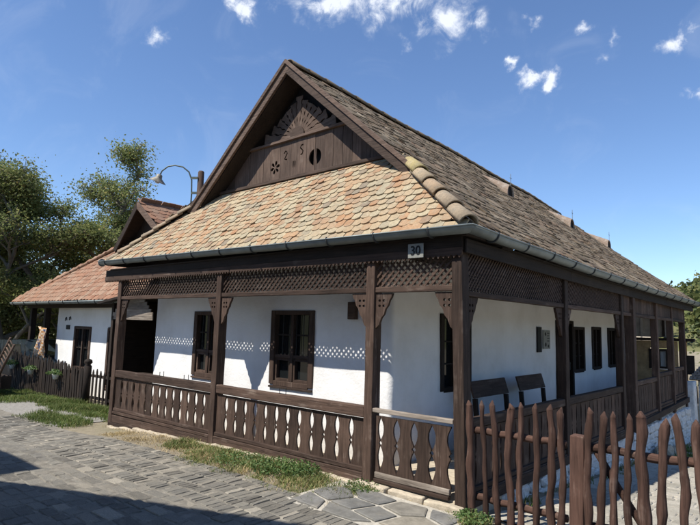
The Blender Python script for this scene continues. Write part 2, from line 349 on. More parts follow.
M['gravel'] = simple('grey_gravel_lane', (.25,.235,.21), .95, .3, 18, 0, .9)
M['hill'] = simple('hill_grass', (.13,.13,.055), .95, .35, .05, 0, .2)

# ------------------------------------------------------------------ ground
def lerp(x, tab):
    if x <= tab[0][0]: return tab[0][1]
    for (a, p), (b, q) in zip(tab, tab[1:]):
        if x <= b:
            t = (x-a)/(b-a); t = t*t*(3-2*t); return p+(q-p)*t
    return tab[-1][1]
def gz(x, y):
    s = lerp(x, [(-60,-1.5),(-18,-.30),(-11,-.17),(-7.3,-.135),(-5.2,-.02),(-3,.0),(0,-.005),(6,.02)])
    if y > -1:                                                    # verge rises slightly to the house foot
        s += .05*max(0, 1-abs(x+2.6)/2.4)*min(1, (y+1))
    r = -.05 - .07*min(max(y, 0), 14)
    k = min(1, max(0, (x+.5)/.5)); k = k*k*(3-2*k)
    m = min(1, max(0, (y+.15)/.5)); m = m*m*(3-2*m)
    return s + (r-s)*k*m
def sheet(name, xs, ys, f, mt, parent=None, smooth=True):
    g = G(); nx, ny = len(xs), len(ys)
    g.v = [(x, y, f(x, y)) for y in ys for x in xs]
    g.f = [(j*nx+i, j*nx+i+1, (j+1)*nx+i+1, (j+1)*nx+i) for j in range(ny-1) for i in range(nx-1)]
    return g.build(name, mt, parent, smooth)
def fr_(a, b, st): n = max(1, round((b-a)/st)); return [a+(b-a)*i/n for i in range(n+1)]
far = [-900,-400,-200,-120,-80,-60,-45,-35,-28,-22]
xs = far + fr_(-18, 6, .25) + [9, 13, 18, 24, 32, 45, 60, 80, 120, 200, 400, 900]
ys = far + [-18,-14,-11] + fr_(-8, 15, .25) + [18, 22, 28, 35, 45, 60, 80, 120, 200, 400, 900]
ground = tag(sheet('ground', xs, ys, lambda x, y: gz(x, y)-.012 + (.012)*(noise.noise(Vector((x*2.3, y*2.3, 0)))), M['earth']), kind='structure')
street = tag(sheet('street', fr_(-17, 6, .1), fr_(-7.5, -.75, .08), lambda x, y: gz(x, y)+.012+.006*noise.noise(Vector((x*1.7, y*1.7, 4)))+.006*noise.noise(Vector((x*5, y*5, 2))), M['bed']), kind='structure')
lane = tag(sheet('lane', fr_(-17, -7.75, .2), fr_(-.745, .3, .15), lambda x, y: gz(x, y)+.003+.01*noise.noise(Vector((x*3, y*3, 9))), M['gravel']), kind='structure')

def stone_mesh(w, d, h, rng, n=12):
    """irregular flat stone: uneven outline, domed chamfered top; origin at the top"""
    o = []
    for i in range(n):
        a = 2*math.pi*(i+.5)/n; cx, cy = math.cos(a), math.sin(a)
        k = 1/max(abs(cx), abs(cy)); k = k*.93+.07
        o.append((cx*k*w/2*rng.uniform(.95,1.03), cy*k*d/2*rng.uniform(.95,1.03)))
    vs = [(x, y, -h) for x, y in o] + [(x, y, -.008) for x, y in o] + [(x*.91, y*.91, rng.uniform(-.003,.003)) for x, y in o]
    fs = [(i, (i+1)%n, n+(i+1)%n, n+i) for i in range(n)] + [(n+i, n+(i+1)%n, 2*n+(i+1)%n, 2*n+i) for i in range(n)] + [tuple(range(2*n, 3*n))]
    return vs, fs
def lay(stones, name, stuffname, m1, m2, parent, limit=300):
    """stones: list of (x,y,z,rot,w,d); the nearest ones stand alone, the rest are joined"""
    rng = random.Random(3)
    var = [stone_mesh(1, 1, .06, rng) for _ in range(14)]
    ms = []
    for vs, fs in var:
        m = bpy.data.meshes.new(name); m.from_pydata(vs, [], fs); m.materials.append(M[m1]); ms.append(m)
    def seen(s):
        d = Vector((s[0], s[1], s[2]))-CAM; z = d.dot(_f)
        if z < .3: return 1e9
        u = 350+FPX*d.dot(_r)/z; v = 262.5-FPX*d.dot(_u)/z
        return z if (-15 < u < 715 and v < 545) else 1e6+z
    stones.sort(key=seen); g = G()
    for i, (x, y, z, rot, w, d) in enumerate(stones):
        Mx = Matrix.Translation((x, y, z)) @ Matrix.Rotation(rot, 4, 'Z') @ Matrix.Rotation(rng.gauss(0, .011), 4, 'X') @ Matrix.Rotation(rng.gauss(0, .011), 4, 'Y') @ Matrix.Diagonal((w, d, 1, 1))
        kx = rng.randrange(len(ms))
        if i < limit: inst(name, ms[kx], None, parent, Mx)
        else:
            vs, fs = var[kx]; g.add([Mx @ Vector(q) for q in vs], fs)
    if g.v: tag(g.build(stuffname, M[m2], parent), kind='stuff')
rng = random.Random(11)
stones = []
for (y0, y1, dep, wid) in ((-1.75, -.78, .20, .085), (-6.8, -1.75, .15, .23)):          # narrow gutter setts across, wide slabs along the street
    y = y0; 
    while y < y1-.05:
        x = -11.5 + rng.uniform(0, .2); dd = dep*rng.uniform(.75, 1.3)
        dd = min(dd, y1-y) if y1-y-dd > .08 else y1-y
        while x < 5.5:
            w = wid*rng.uniform(.55, 1.55); cx, cy = x+w/2, y+dd/2
            if not (-1.42 < cx < .02 and cy > -.98) and not (cx < -5.6 and cy > -.95 and rng.random() < .6) and (Vector((cx, cy, 0))-Vector((CAM.x, CAM.y, 0))).length < 13:
                yy = cy + .06*math.sin(cx*.9+cy*2)+.03*math.sin(cx*2.3)
                stones.append((cx, yy, gz(cx, yy)+.019+rng.gauss(0, .0035), rng.gauss(0, .05), (w-.006)*rng.uniform(.93,1), (dd-.006)*rng.uniform(.9,1)))
            x += w
        y += dd
lay(stones, 'paving_stone', 'paving_stones', 'cobble', 'cobblej', street)
# flagstones in pale mortar before the veranda gate
fb = sheet('flagstone_bed', fr_(-1.5, .16, .12), fr_(-.98, -.10, .12), lambda x, y: gz(x, y)+.014, M['mortar'], street)
def flag(poly, z=.032):
    cx = sum(p[0] for p in poly)/len(poly); cy = sum(p[1] for p in poly)/len(poly)
    pp = []
    for i, p in enumerate(poly):
        q = poly[(i+1) % len(poly)]
        pp.append(p); pp.append(((p[0]+q[0])/2+random.uniform(-.012,.012), (p[1]+q[1])/2+random.uniform(-.012,.012)))
    n = len(pp); g = G()
    def ring(k, zz): return [(cx+(x-cx)*k, cy+(y-cy)*k, gz(x, y)+zz) for x, y in pp]
    import statistics
    rr_ = statistics.mean(math.hypot(x-cx, y-cy) for x, y in pp)
    g.v = ring(1-.03/rr_, .0) + ring(1-.03/rr_, z-.006) + ring(1-.042/rr_, z); g.f = [(r*n+i, r*n+(i+1)%n, (r+1)*n+(i+1)%n, (r+1)*n+i) for r in range(2) for i in range(n)] + [tuple(range(2*n, 3*n))]
    g.build('flagstone', M['flag'], street)
for poly in [[(-1.46,-.62),(-1.12,-.72),(-.98,-.44),(-1.2,-.24),(-1.44,-.36)], [(-1.12,-.72),(-.78,-.76),(-.66,-.46),(-.98,-.44)], [(-1.2,-.24),(-.98,-.44),(-.66,-.46),(-.60,-.2),(-.9,-.14)],
             [(-.78,-.76),(-.40,-.86),(-.34,-.56),(-.66,-.46)], [(-.66,-.46),(-.34,-.56),(-.14,-.40),(-.26,-.16),(-.60,-.2)], [(-.40,-.86),(.08,-.92),(.13,-.52),(-.14,-.40),(-.34,-.56)],
             [(-.26,-.16),(-.14,-.40),(.13,-.52),(.14,-.18)], [(-1.46,-.62),(-1.44,-.95),(-1.0,-.97),(-1.12,-.72)], [(-1.12,-.72),(-1.0,-.97),(-.55,-.97),(-.40,-.86),(-.78,-.76)]]: flag(poly)
# courtyard path right of the house
path = tag(sheet('courtyard_path', fr_(.12, 9, .3), fr_(.25, 16, .3), lambda x, y: gz(x, y)+.006, M['mortar']), kind='structure')
st = []; y = .3
while y < 13:
    dd = rng.uniform(.13, .2); x = .25 + rng.uniform(0, .2) + (.35 if y > 3 else 0)
    while x < 5.2:
        w = rng.uniform(.14, .36); st.append((x+w/2, y+dd/2, gz(x+w/2, y+dd/2)+.016+rng.gauss(0,.004), rng.gauss(0,.04), w-.018, dd-.018)); x += w
    y += dd
lay(st, 'path_stone', 'path_stones', 'path', 'pathj', path, 160)

# ------------------------------------------------------------------ grass and weeds
def blades(name, spots, mt, hgt, wid=.006, lean=.5, label=None, cat=None, seg=2):
    g = G(); rg = random.Random(hash(name) % 1000 if False else len(name))
    for (x, y, n, r) in spots:
        for _ in range(n):
            a = rg.uniform(0, 6.283); q = r*math.sqrt(rg.random()); bx, by = x+q*math.cos(a), y+q*math.sin(a); z = gz(bx, by)-.005
            h = hgt*rg.uniform(.35, 1.15)*(.55+.9*max(0, .5+noise.noise(Vector((bx*2.1, by*2.1, 3))))); t = rg.uniform(0, 6.283); l = h*lean*rg.uniform(.1, 1.2); p = t+rg.uniform(-1, 1)
            dx, dy = math.cos(p)*l, math.sin(p)*l; wx, wy = -math.sin(t)*wid*rg.uniform(.6,1.5), math.cos(t)*wid
            g.add([(bx-wx,by-wy,z),(bx+wx,by+wy,z),(bx+dx*.4+wx*.8,by+dy*.4+wy*.8,z+h*.6),(bx+dx*.4-wx*.8,by+dy*.4-wy*.8,z+h*.6),(bx+dx,by+dy,z+h)], [(0,1,2,3),(3,2,4)])
    return tag(g.build(name, mt), label, cat, None, 'stuff')
rg = random.Random(5)
def band(x0, x1, y0, y1, n, k, r): return [(rg.uniform(x0,x1), rg.uniform(y0,y1), k, r) for _ in range(n)]
blades('verge_grass', band(-4.6,-1.0,-.5,-.06,200,44,.10)+band(-3.9,-1.2,-.84,-.4,100,24,.1)+band(-.1,.3,-.3,-.06,20,40,.08), M['grass'], .060, .0035, 1.3, 'dry green verge grass at foot of the veranda', 'grass')
blades('dry_straw', band(-6.3,-3.6,-.62,-.08,120,26,.13)+band(-3.8,-1.0,-.85,-.15,150,22,.1)+band(-7.2,-.2,-.12,-.03,40,12,.06), M['dry'], .035, .003, 1.6, 'yellow dry straw along the house foot', 'straw')
blades('shady_grass', band(-18,-9.2,.15,.85,420,80,.2)+band(-18,-11.6,-.55,.2,190,66,.22)+band(-9.4,-7.55,-.75,-.15,80,50,.2)+band(-9.2,-7.6,.2,.8,90,46,.2), M['grassg'], .105, .0045, 1.0, 'tall green grass in front of the black picket fence', 'grass')
blades('path_grass', band(.12,.6,6.5,9.8,50,36,.14)+band(.1,.24,.7,6,30,12,.06)+band(.5,1.4,9.2,11,50,36,.2), M['grassg'], .09, .005, .9, 'green tufts along the whitewashed plinth', 'grass')
def weed(name, x, y, n, r, h, leaf, label, cat='weed', group=None, mt='weed'):
    t = thing(name, (x, y, gz(x, y)), label, cat, group); g = G(); rr = random.Random(int(x*100)+7); s = G()
    for i in range(n):
        a = rr.uniform(0, 6.283); q = r*math.sqrt(rr.random()); zz = gz(x,y)+h*rr.uniform(.15,1)*(1-.5*q/r); c = Vector((x+q*math.cos(a), y+q*math.sin(a), zz))
        d = Vector((rr.gauss(0,1), rr.gauss(0,1), rr.gauss(.4,.5))).normalized(); w = d.orthogonal().normalized(); l = leaf*rr.uniform(.6,1.3)
        g.add([c, c+d*l*.5+w*l*.28, c+d*l, c+d*l*.5-w*l*.28], [(0,1,2,3)])
        if i % 9 == 0: s.tube([(x+q*.3*math.cos(a), y+q*.3*math.sin(a), gz(x,y)-.01), c], .003, 4)
    g.build('leaves', M[mt], t); s.build('stems', M['grassg'], t); return t
weed('weed_clump', -2.35, -.28, 900, .34, .13, .032, 'large leafy green weed clump on the verge below the railing', group='verge weeds')
weed('weed_clump', -2.0, -.22, 500, .22, .17, .032, 'upright leafy weed close to the railing sill, right of the biggest clump', group='verge weeds')
weed('weed_clump', -1.15, -.10, 420, .24, .08, .028, 'low weed tuft at the foot of the post left of the veranda gate', group='verge weeds')
weed('weed_clump', -3.0, -.34, 520, .34, .09, .03, 'low spreading weed at the left end of the green verge', group='verge weeds')
weed('weed_clump', .18, -.14, 420, .17, .12, .03, 'bright green weed tuft at the foot of the corner post', group='verge weeds')

# ------------------------------------------------------------------ main house
D, WX, WL, YE = .65, -1.37, -7.03, 12.0
house = thing('village_house', (-3.6, 6, 0), 'whitewashed village house with carved dark wooden veranda and tiled roof', 'house')
def ezB(y): return lerp(y, [(-.4,2.69),(.8,2.682),(3.9,2.62),(7.8,2.575),(12.5,2.555)])   # sagging side eave
# -- plaster walls: one continuous displaced sheet round the rounded corners, openings left free
segs = [((WL, 11.0), (WL, D)), ((WL, D), (WX, D)), ((WX, D), (WX, YE))]
def wallpath():
    pts = []; r = .07
    def line(a, b, n):
        for i in range(n): t = i/n; pts.append((a[0]+(b[0]-a[0])*t, a[1]+(b[1]-a[1])*t))
    line((WL, 11), (WL, D+r), 24)
    for i in range(5): a = math.pi+math.pi/2*i/4; pts.append((WL+r+r*math.cos(a), D+r+r*math.sin(a)))
    return pts, r
OPA = [(-5.66,-4.87,.87,1.965), (-3.61,-2.755,.89,1.98)]
OPB = [(1.81,2.62,.90,1.985), (6.12,7.05,.07,2.015), (7.10,7.75,.945,1.90), (8.30,8.91,.96,1.92), (9.5,10.09,.968,1.915)]
def wall_sheet():
    P, r = wallpath()
    xs_ = sorted(set([WL+r+.001] + [q for o in OPA for q in o[:2]] + [WX-r]))
    fine = []
    for a, b in zip(xs_, xs_[1:]): fine += fr_(a, b, .1)[:-1]
    P += [(x, D) for x in fine]
    for i in range(7): a = -math.pi/2+math.pi/2*i/6; P.append((WX-r+r*math.cos(a), D+r+r*math.sin(a)))
    ys_ = sorted(set([D+r+.002] + [q for o in OPB for q in o[:2]] + [YE])); fine = []
    for a, b in zip(ys_, ys_[1:]): fine += fr_(a, b, .12)[:-1]
    P += [(WX, y) for y in fine] + [(WX, YE)]
    zb = sorted(set([-.06, 2.72] + [q for o in OPA+OPB for q in o[2:]])); Z = []
    for a, b in zip(zb, zb[1:]): Z += fr_(a, b, .1)[:-1] if b-a > .03 else [a]
    Z += [2.72]; g = G(); n = len(P)
    def dsp(x, y, z): return .010*noise.noise(Vector((x*1.3, y*1.3, z*1.3)))+.005*noise.noise(Vector((x*4, y*4, z*4)))
    for z in Z:
        for i, (x, y) in enumerate(P):
            a, b = P[max(0,i-1)], P[min(n-1,i+1)]; tx, ty = b[0]-a[0], b[1]-a[1]; l = math.hypot(tx, ty); e = dsp(x, y, z)
            g.v.append((x+ty/l*e, y-tx/l*e, z))
    for j in range(len(Z)-1):
        zc = (Z[j]+Z[j+1])/2
        for i in range(n-1):
            xc, yc = (P[i][0]+P[i+1][0])/2, (P[i][1]+P[i+1][1])/2
            if abs(yc-D) < .001 and any(o[0] < xc < o[1] and o[2] < zc < o[3] for o in OPA): continue
            if abs(xc-WX) < .001 and any(o[0] < yc < o[1] and o[2] < zc < o[3] for o in OPB): continue
            g.f.append((j*n+i, j*n+i+1, (j+1)*n+i+1, (j+1)*n+i))
    o = g.build('plaster_wall', M['plaster'], house, True)
    sd = o.modifiers.new('thickness', 'SOLIDIFY'); sd.thickness = .32; sd.offset = -1
    return o
wall_sheet()
G().box(WL+.2, WX-.2, 10.85, 11.0, -.05, 2.75).build('plaster_wall', M['plaster'], house)
# -- windows; local frame: u along the wall, v up, w outward
def window(name, O, U, Wn, w, h, kind, parent=house, glassm='glass'):
    O, U, Wn = Vector(O), Vector(U), Vector(Wn); V = Vector((0,0,1))
    def bx(g, u0, u1, v0, v1, w0, w1):
        vs = [O+U*a+V*b+Wn*c for c in (w0, w1) for (a, b) in ((u0,v0),(u1,v0),(u1,v1),(u0,v1))]
        g.add(vs, [(3,2,1,0),(4,5,6,7),(0,1,5,4),(1,2,6,5),(2,3,7,6),(3,0,4,7)]); return g
    t = .065; g = G()
    bx(g, -.03, t, 0, h, -.10, .022); bx(g, w-t, w+.03, 0, h, -.10, .022); bx(g, t, w-t, h-t, h, -.10, .020); bx(g, t, w-t, -.02, t*.8, -.10, .020)
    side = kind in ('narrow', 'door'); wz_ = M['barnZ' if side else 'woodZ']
    f = g.build(name, wz_, parent, bevel=.006)
    if kind == 'door':
        n = 6; pw = (w-2*t)/n
        for i in range(n): bx(G(), t+i*pw+.002, t+(i+1)*pw-.002, t*.8, h-t, -.09, -.05+.004*(i % 2)).build('plank', M['barnZ'], f, bevel=.004)
        bx(G(), w*.8, w*.84, h*.48, h*.56, -.05, .0).build('door_handle', M['iron'], f); return f
    hw = w/2; tv = .38*h
    bx(G(), hw-.028, hw+.028, t*.8, h-t, -.085, .006).build('mullion', wz_, f, bevel=.004)
    if kind != 'narrow': bx(G(), t, hw-.028, tv-.022, tv+.022, -.08, .0).build('transom', M['woodX'], f, bevel=.003); bx(G(), hw+.028, w-t, tv-.022, tv+.022, -.08, .0).build('transom', M['woodX'], f, bevel=.003)
    for (a, b) in ((t, hw-.028), (hw+.028, w-t)):
        bx(G(), a, b, t*.8, h-t, -.075, -.07).build('pane', M[glassm], f)
        if kind == 'sash':                                        # lower casement with its own lighter frame
            s = .036; q = G(); z0, z1 = t*.8+.002, tv-.024
            bx(q, a+.002, a+s, z0, z1, -.068, -.012); bx(q, b-s, b-.002, z0, z1, -.068, -.012); bx(q, a+s, b-s, z1-s, z1, -.068, -.014); bx(q, a+s, b-s, z0, z0+s, -.068, -.014)
            q.build('casement', M['woodZ'], f)
            q = G(); m_ = (tv+.022+h-t)/2; bx(q, a+.002, b-.002, m_-.012, m_+.012, -.068, -.03); q.build('glazing_bar', M['barnX'], f)
        else:
            for e in (.33, .66):
                zz = t*.8+(h-t*1.8)*e; bx(G(), a+.001, b-.001, zz-.01, zz+.01, -.068, -.03).build('glazing_bar', M['barnX'], f)
    if kind == 'sash':
        for e in (.2, .4, .6, .8):
            q = G(); uu = t+(w-2*t)*e; q.tube([O+U*uu+V*(tv+.02)+Wn*(-.02), O+U*uu+V*(h-t)+Wn*(-.02)], .006, 6); q.build('iron_bar', M['iron'], f)
    if not side: bx(G(), -.03, w+.03, -.05, -.021, -.02, .03).build('sill', M['woodX'], f, bevel=.004)
    return f
for o in OPA: window('window', (o[0], D, o[2]), (1,0,0), (0,-1,0), o[1]-o[0], o[3]-o[2], 'sash')
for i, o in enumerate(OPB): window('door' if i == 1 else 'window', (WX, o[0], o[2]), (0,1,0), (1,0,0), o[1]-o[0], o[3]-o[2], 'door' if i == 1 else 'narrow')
G().box(-2.06, -1.93, D-.07, D+.01, 1.86, 2.09).build('wall_box', M['woodX'], house, bevel=.006)  # small dark box on the front wall, use unknown
# -- veranda floor, kerb and plinth
G().box(-7.3, 0, .06, D+.2, -.12, .07).build('veranda_floor', M['sand'], house, bevel=.01)
G().box(WX-.2, -.1, D+.2, YE+1.2, -.12, .072).build('veranda_floor', M['sand'], house)
for i in range(16):                                               # rough edging stones under the sill
    x0 = -7.2+i*.452; z = gz(x0+.2, 0)-(.055 if x0 < -1.4 else .01)
    G().beam((x0+.01, .01, z-.0), (x0+.44, .01+random.uniform(-.02,.02), z+random.uniform(-.01,.01)), .16, .12+random.uniform(0,.04), jit=.012, step=.12).build('edging_stone', M['sand'], house, bevel=.015)
# -- posts
PX = [-7.236, -4.144, -1.2109, -.061]
def post(a, b, w, d, name='post', mt='woodZ'):
    return G().beam(a, b, w, d, up=(0,1,0), jit=.0035, step=.3).build(name, M[mt], house, bevel=.009)
posts = [post((PX[0]-.012, .075, gz(PX[0], 0)-.05), (PX[0]+.01, .075, 2.56), .125, .15), post((PX[1]-.01, .075, -.05), (PX[1]+.005, .075, 2.56), .12, .15),
         post((PX[2], .075, -.05), (PX[2], .075, 2.555), .12, .15), post((-.028, .075, -.06), (-.083, .075, 2.56), .122, .15)]
# -- brackets with pierced rosettes
def bracket_mesh(flip=1, w=.235, h=.40):
    ol = [(0, 0), (w, 0), (w*.93, -h*.12), (w*.82, -h*.20), (w*.74, -h*.34), (w*.58, -h*.45), (w*.5, -h*.6), (w*.34, -h*.7), (w*.2, -h*.9), (.0, -h)]
    hs = []
    for a in range(4):
        t = math.pi/4+a*math.pi/2; cx, cy = w*.36+.042*math.cos(t), -h*.28+.042*math.sin(t)
        hs.append([(cx+.021*math.cos(t+q)*(1.0), cy+.017*math.sin(t+q)) for q in (0, 1, 2, 3.1, 4.2, 5.2)])
    if flip < 0: ol = [(-x, y) for x, y in ol]; hs = [[(-x, y) for x, y in h_] for h_ in hs]
    return plate_mesh(ol, hs, .035)
BR = {1: bracket_mesh(1), -1: bracket_mesh(-1)}
for i, px in enumerate(PX):
    for s_ in ((1,) if i == 0 else (-1, 1) if i < 3 else (-1,)):
        inst('bracket', BR[s_], M['woodY'], posts[i], fr((px+s_*.062, .05, 2.150), (1,0,0), (0,0,1)))
# -- beams, lattice, valance (front)
def lattice(name, O, U, w, z0, z1, parent, mt, pitch=.084, sw=.023, th=.011, one=False):
    O, U = Vector(O), Vector(U); Nn = U.cross(Vector((0,0,1))); h = z1-z0; g = G()
    for side, off in ((1, .0), (-1, -.013)):
        k = -h
        while k < w:
            # slat from (k,0) to (k+h,h) mirrored when side<0
            a0, a1 = max(k, 0), min(k+h, w)
            if a1-a0 > .01:
                p0, p1 = (a0, a0-k), (a1, a1-k)
                if side < 0: p0, p1 = (w-p0[0], p0[1]), (w-p1[0], p1[1])
                j = random.uniform(-.003,.003)
                A = O+U*(p0[0]+j)+Vector((0,0,z0+p0[1]))+Nn*off; B = O+U*(p1[0]+j)+Vector((0,0,z0+p1[1]))+Nn*off
                g.beam(A, B, sw, th, up=Nn)
            k += pitch
    return tag(g.build(name, M[mt], parent), kind='stuff')
def hbeam(a, b, w, h, mt, name='beam', jit=.003, parent=house, bevel=.007):
    return G().beam(a, b, w, h, jit=jit, step=.4).build(name, M[mt], parent, bevel=bevel)
for i in range(3):
    a, b = PX[i]+.064, PX[i+1]-.064
    hbeam((a, .05, 2.188), (b, .05, 2.188), .07, .062, 'woodX', 'lattice_rail')
    lattice('lattice', (a, .045, 0), (1,0,0), b-a, 2.222, 2.50, house, 'woodX')
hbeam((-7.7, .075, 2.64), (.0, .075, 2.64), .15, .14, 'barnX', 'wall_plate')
def sawtooth(L, h=.075, n=None, pitch=.062):
    n = n or int(L/pitch); p = L/n; ol = [(0, 0), (L, 0)] if False else []
    pts = [(0, h), (0, 0)]
    for i in range(n): x = i*p; pts += [(x+p*.18, -.004), (x+p*.5, -.034), (x+p*.82, -.004)]
    pts += [(L, 0), (L, h)]
    return plate_mesh(pts, (), .022)
vb = inst('valance_board', sawtooth(7.78), M['woodX'], house, fr((-7.78, -.02, 2.525), (1,0,0), (0,0,1)))
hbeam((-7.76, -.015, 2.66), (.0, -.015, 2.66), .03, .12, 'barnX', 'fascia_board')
# -- soffit and house number
npm = G().box(-.645, -.445, -.062, -.055, 2.515, 2.67).build('house_number_plate', M['plate'], house, bevel=.004)
def text(s, size, Mx, mt, parent, name):
    c = bpy.data.curves.new('lettering', 'FONT'); c.body = s; c.size = size; c.extrude = .002; c.align_x = 'CENTER'; c.align_y = 'CENTER'; c.offset = .0022
    o = bpy.data.objects.new('lettering', c); COL.objects.link(o); m = bpy.data.meshes.new_from_object(o); bpy.data.objects.remove(o); bpy.data.curves.remove(c)
    return inst(name, m, M[mt], parent, Mx)
text('30', .135, fr((-.545, -.065, 2.592), (1,0,0), (0,0,1)), 'black', npm, 'number')
# -- railings with fretted boards
def board_mesh(w, h, cut=.030, th=.024, left=True, right=True):
    """board whose two edges carry half of the lens, diamond and drop cut-outs"""
    prof = [(0,0), (.02,0), (.05,.25), (.10,.62), (.17,.95), (.25,1.0), (.32,.85), (.38,.5), (.425,.14), (.445,.10), (.475,.48), (.495,.5), (.52,.12), (.535,.12),
            (.58,.48), (.64,.8), (.71,1.0), (.78,.92), (.85,.66), (.91,.34), (.955,.08), (.97,0), (1,0)]
    L = [((cut*c if left else 0)-w/2+.0015, h*(1-t)) for t, c in prof]; Rr = [(w/2-.0015-(cut*c if right else 0), h*(1-t)) for t, c in prof]
    return plate_mesh(L[::-1] + Rr, (), th)
def railing(name, O, U, L, n, zb, zt, rail_h, sill=True, mtx='X', cutw=.038, base=None, parent=house):
    """rail (part) > boards"""
    O, U = Vector(O), Vector(U); mt = 'wood'+mtx
    r = hbeam(O+Vector((0,0,zt-rail_h/2)), O+U*L+Vector((0,0,zt-rail_h/2)), .095, rail_h, mt, name, .004, parent, .012)
    p = L/n; h = zt-rail_h-.015-zb
    bm = [board_mesh(p, h, cutw*random.uniform(.9,1.1)) for _ in range(3)]; ends = (board_mesh(p, h, cutw, left=False), board_mesh(p, h, cutw, right=False))
    for i in range(n):
        m = ends[0] if i == 0 else ends[1] if i == n-1 else bm[i % 3]
        inst('fretted_board', m, M['woodY'], r, fr(O+U*(p*(i+.5))+Vector((0,0,zb))+U.cross(Vector((0,0,1)))*random.uniform(-.003,.003), U, (0,0,1)))
    if sill:
        hbeam(O+Vector((0,0,zb-.005)), O+U*L+Vector((0,0,zb-.005)), .085, .05, mt, 'sill_rail', .003, r)
        hbeam(O+Vector((0,0,zb-.058))+U.cross(Vector((0,0,1)))*.016, O+U*L+Vector((0,0,zb-.058))+U.cross(Vector((0,0,1)))*.016, .08, .045, mt, 'sill_rail', .003, r)
    return r
r1 = railing('rail', (PX[0]+.063, .055, 0), (1,0,0), PX[1]-PX[0]-.124, 14, .175, .868, .125)
r2 = railing('rail', (PX[1]+.061, .055, 0), (1,0,0), PX[2]-PX[1]-.122, 13, .175, .868, .125)
hbeam((PX[0]+.063, .06, .005), (PX[1]-.065, .06, .03), .12, .13, 'woodX', 'ground_beam')
hbeam((PX[0]-.05, .06, -.115), (-5.9, .06, -.085), .13, .10, 'woodX', 'ground_beam')
hbeam((PX[1]+.063, .06, .055), (PX[2]-.065, .06, .06), .12, .09, 'woodX', 'ground_beam')
for (r_, x) in ((r1, -5.62), (r2, -2.66), (r1, -4.9)):            # bare iron flower-box hooks on the rail
    g = G(); g.tube([(x-.06, .03, .94), (x-.06, .03, .873), (x+.06, .03, .873), (x+.06, .03, .955)], .006, 6); g.build('flower_box_hook', M['iron'], r_)
# -- the veranda gate between the last two posts
gx0, gx1 = PX[2]+.068, -.115; gL = gx1-gx0
gf = hbeam((gx0, .03, .842), (gx1, .03, .842), .06, .045, 'greyX', 'veranda_gate', .002)
hbeam((gx0+.02, .03, .095), (gx0+.02, .03, .818), .04, .05, 'greyZ', 'stile', .002, gf); hbeam((gx1-.02, .03, .095), (gx1-.02, .03, .818), .04, .05, 'woodZ', 'stile', .002, gf)
hbeam((gx0+.041, .03, .155), (gx1-.041, .03, .155), .05, .06, 'greyX', 'bottom_rail', .002, gf); hbeam((gx0+.041, .012, .10), (gx1-.041, .012, .10), .05, .04, 'woodX', 'bottom_rail', .002, gf)
bw = (gL-.0)/4.6; x = gx0+.06
gb = [board_mesh(bw, .60, .046), board_mesh(bw, .60, .044)]
for i in range(4): inst('fretted_board', gb[i % 2], M['woodY'], gf, fr((gx0+.041+.06+bw*(i+.5), .035, .187), (1,0,0), (0,0,1)))
inst('fretted_board', board_mesh(.058, .60, .03, left=False), M['woodY'], gf, fr((gx0+.041+.03, .035, .187), (1,0,0), (0,0,1)))
# -- side veranda (right): posts, railing, lattice, boards
PY = [2.90, 5.66, 6.36, 8.32, 9.92, 11.42]
bposts = []
for i, y in enumerate(PY):
    off = 0 if i < 3 else -.02*(i-2)
    p = post((-.065+off, y, gz(.1, y)-.05 if i == 2 else .0), (-.065+off, y, ezB(y)-.02), .13 if i != 2 else .17, .13 if i != 2 else .16); bposts.append(p)
bm_y = {s_: BR[s_] for s_ in (1, -1)}
def bbr(p, y, s_, z=2.10): inst('bracket', BR[s_], M['woodY'], p, fr((-.06, y+s_*.066, z), (0,1,0), (0,0,1)))
bbr(posts[3], .09, 1, 2.10); bbr(bposts[0], 2.90, -1); bbr(bposts[0], 2.90, 1); bbr(bposts[1], 5.66, -1)
for (a, b, kind) in ((.15, 2.835, 'l'), (2.965, 5.595, 'l'), (5.725, 6.28, 'p'), (6.44, 8.255, 'p'), (8.385, 9.855, 'p'), (9.985, 11.355, 'p')):
    zl = 2.105; off = 0 if a < 6.4 else -.03
    hbeam((-.05+off, a, zl+.03), (-.05+off, b, zl+.03), .07, .06, 'woodY', 'lattice_rail')
    if kind == 'l': lattice('lattice', (-.045, a, 0), (0,1,0), b-a, zl+.064, ezB((a+b)/2)-.115, house, 'woodY', .062)
    else:
        n = max(2, round((b-a)/.2))
        for i in range(n): G().box(-.06+off, -.04+off, a+(b-a)*i/n+.002, a+(b-a)*(i+1)/n-.002, zl+.062, ezB(a)-.12+random.uniform(-.004,.0)).build('frieze_plank', M['woodZ'], house, bevel=.003)
for a, b in ((.0, 3), (3.0, 6), (6.0, 9), (9.0, 12.1)):
    hbeam((-.075, a+.002, ezB(a)-.055), (-.075, b-.002, ezB(b)-.055), .15, .12, 'barnY', 'wall_plate')
    hbeam((.022, a+.001, ezB(a)-.07), (.022, b-.001, ezB(b)-.07), .03, .15, 'barnY', 'fascia_board')
rb1 = railing('rail', (-.06, .16, 0), (0,1,0), 2.67, 14, .165, .862, .10, True, 'Y', .022)
rb2 = railing('rail', (-.06, 2.97, 0), (0,1,0), 2.62, 14, .165, .865, .10, True, 'Y', .022)
rb3 = railing('rail', (-.07, 6.45, .02), (-.012,1,0), 1.8, 10, .20, .87, .09, True, 'Y', .012)
rb4 = railing('rail', (-.10, 8.39, .06), (-.012,1,0), 1.45, 8, .23, .90, .09, True, 'Y', .012)
rb5 = railing('rail', (-.125, 9.99, .09), (-.012,1,0), 1.36, 8, .24, .91, .09, True, 'Y', .012)
hbeam((-.055, .16, .06), (-.055, 5.6, .05), .13, .12, 'woodY', 'ground_beam'); hbeam((-.055, 6.45, .09), (-.1, 11.5, .17), .14, .12, 'woodY', 'ground_beam')
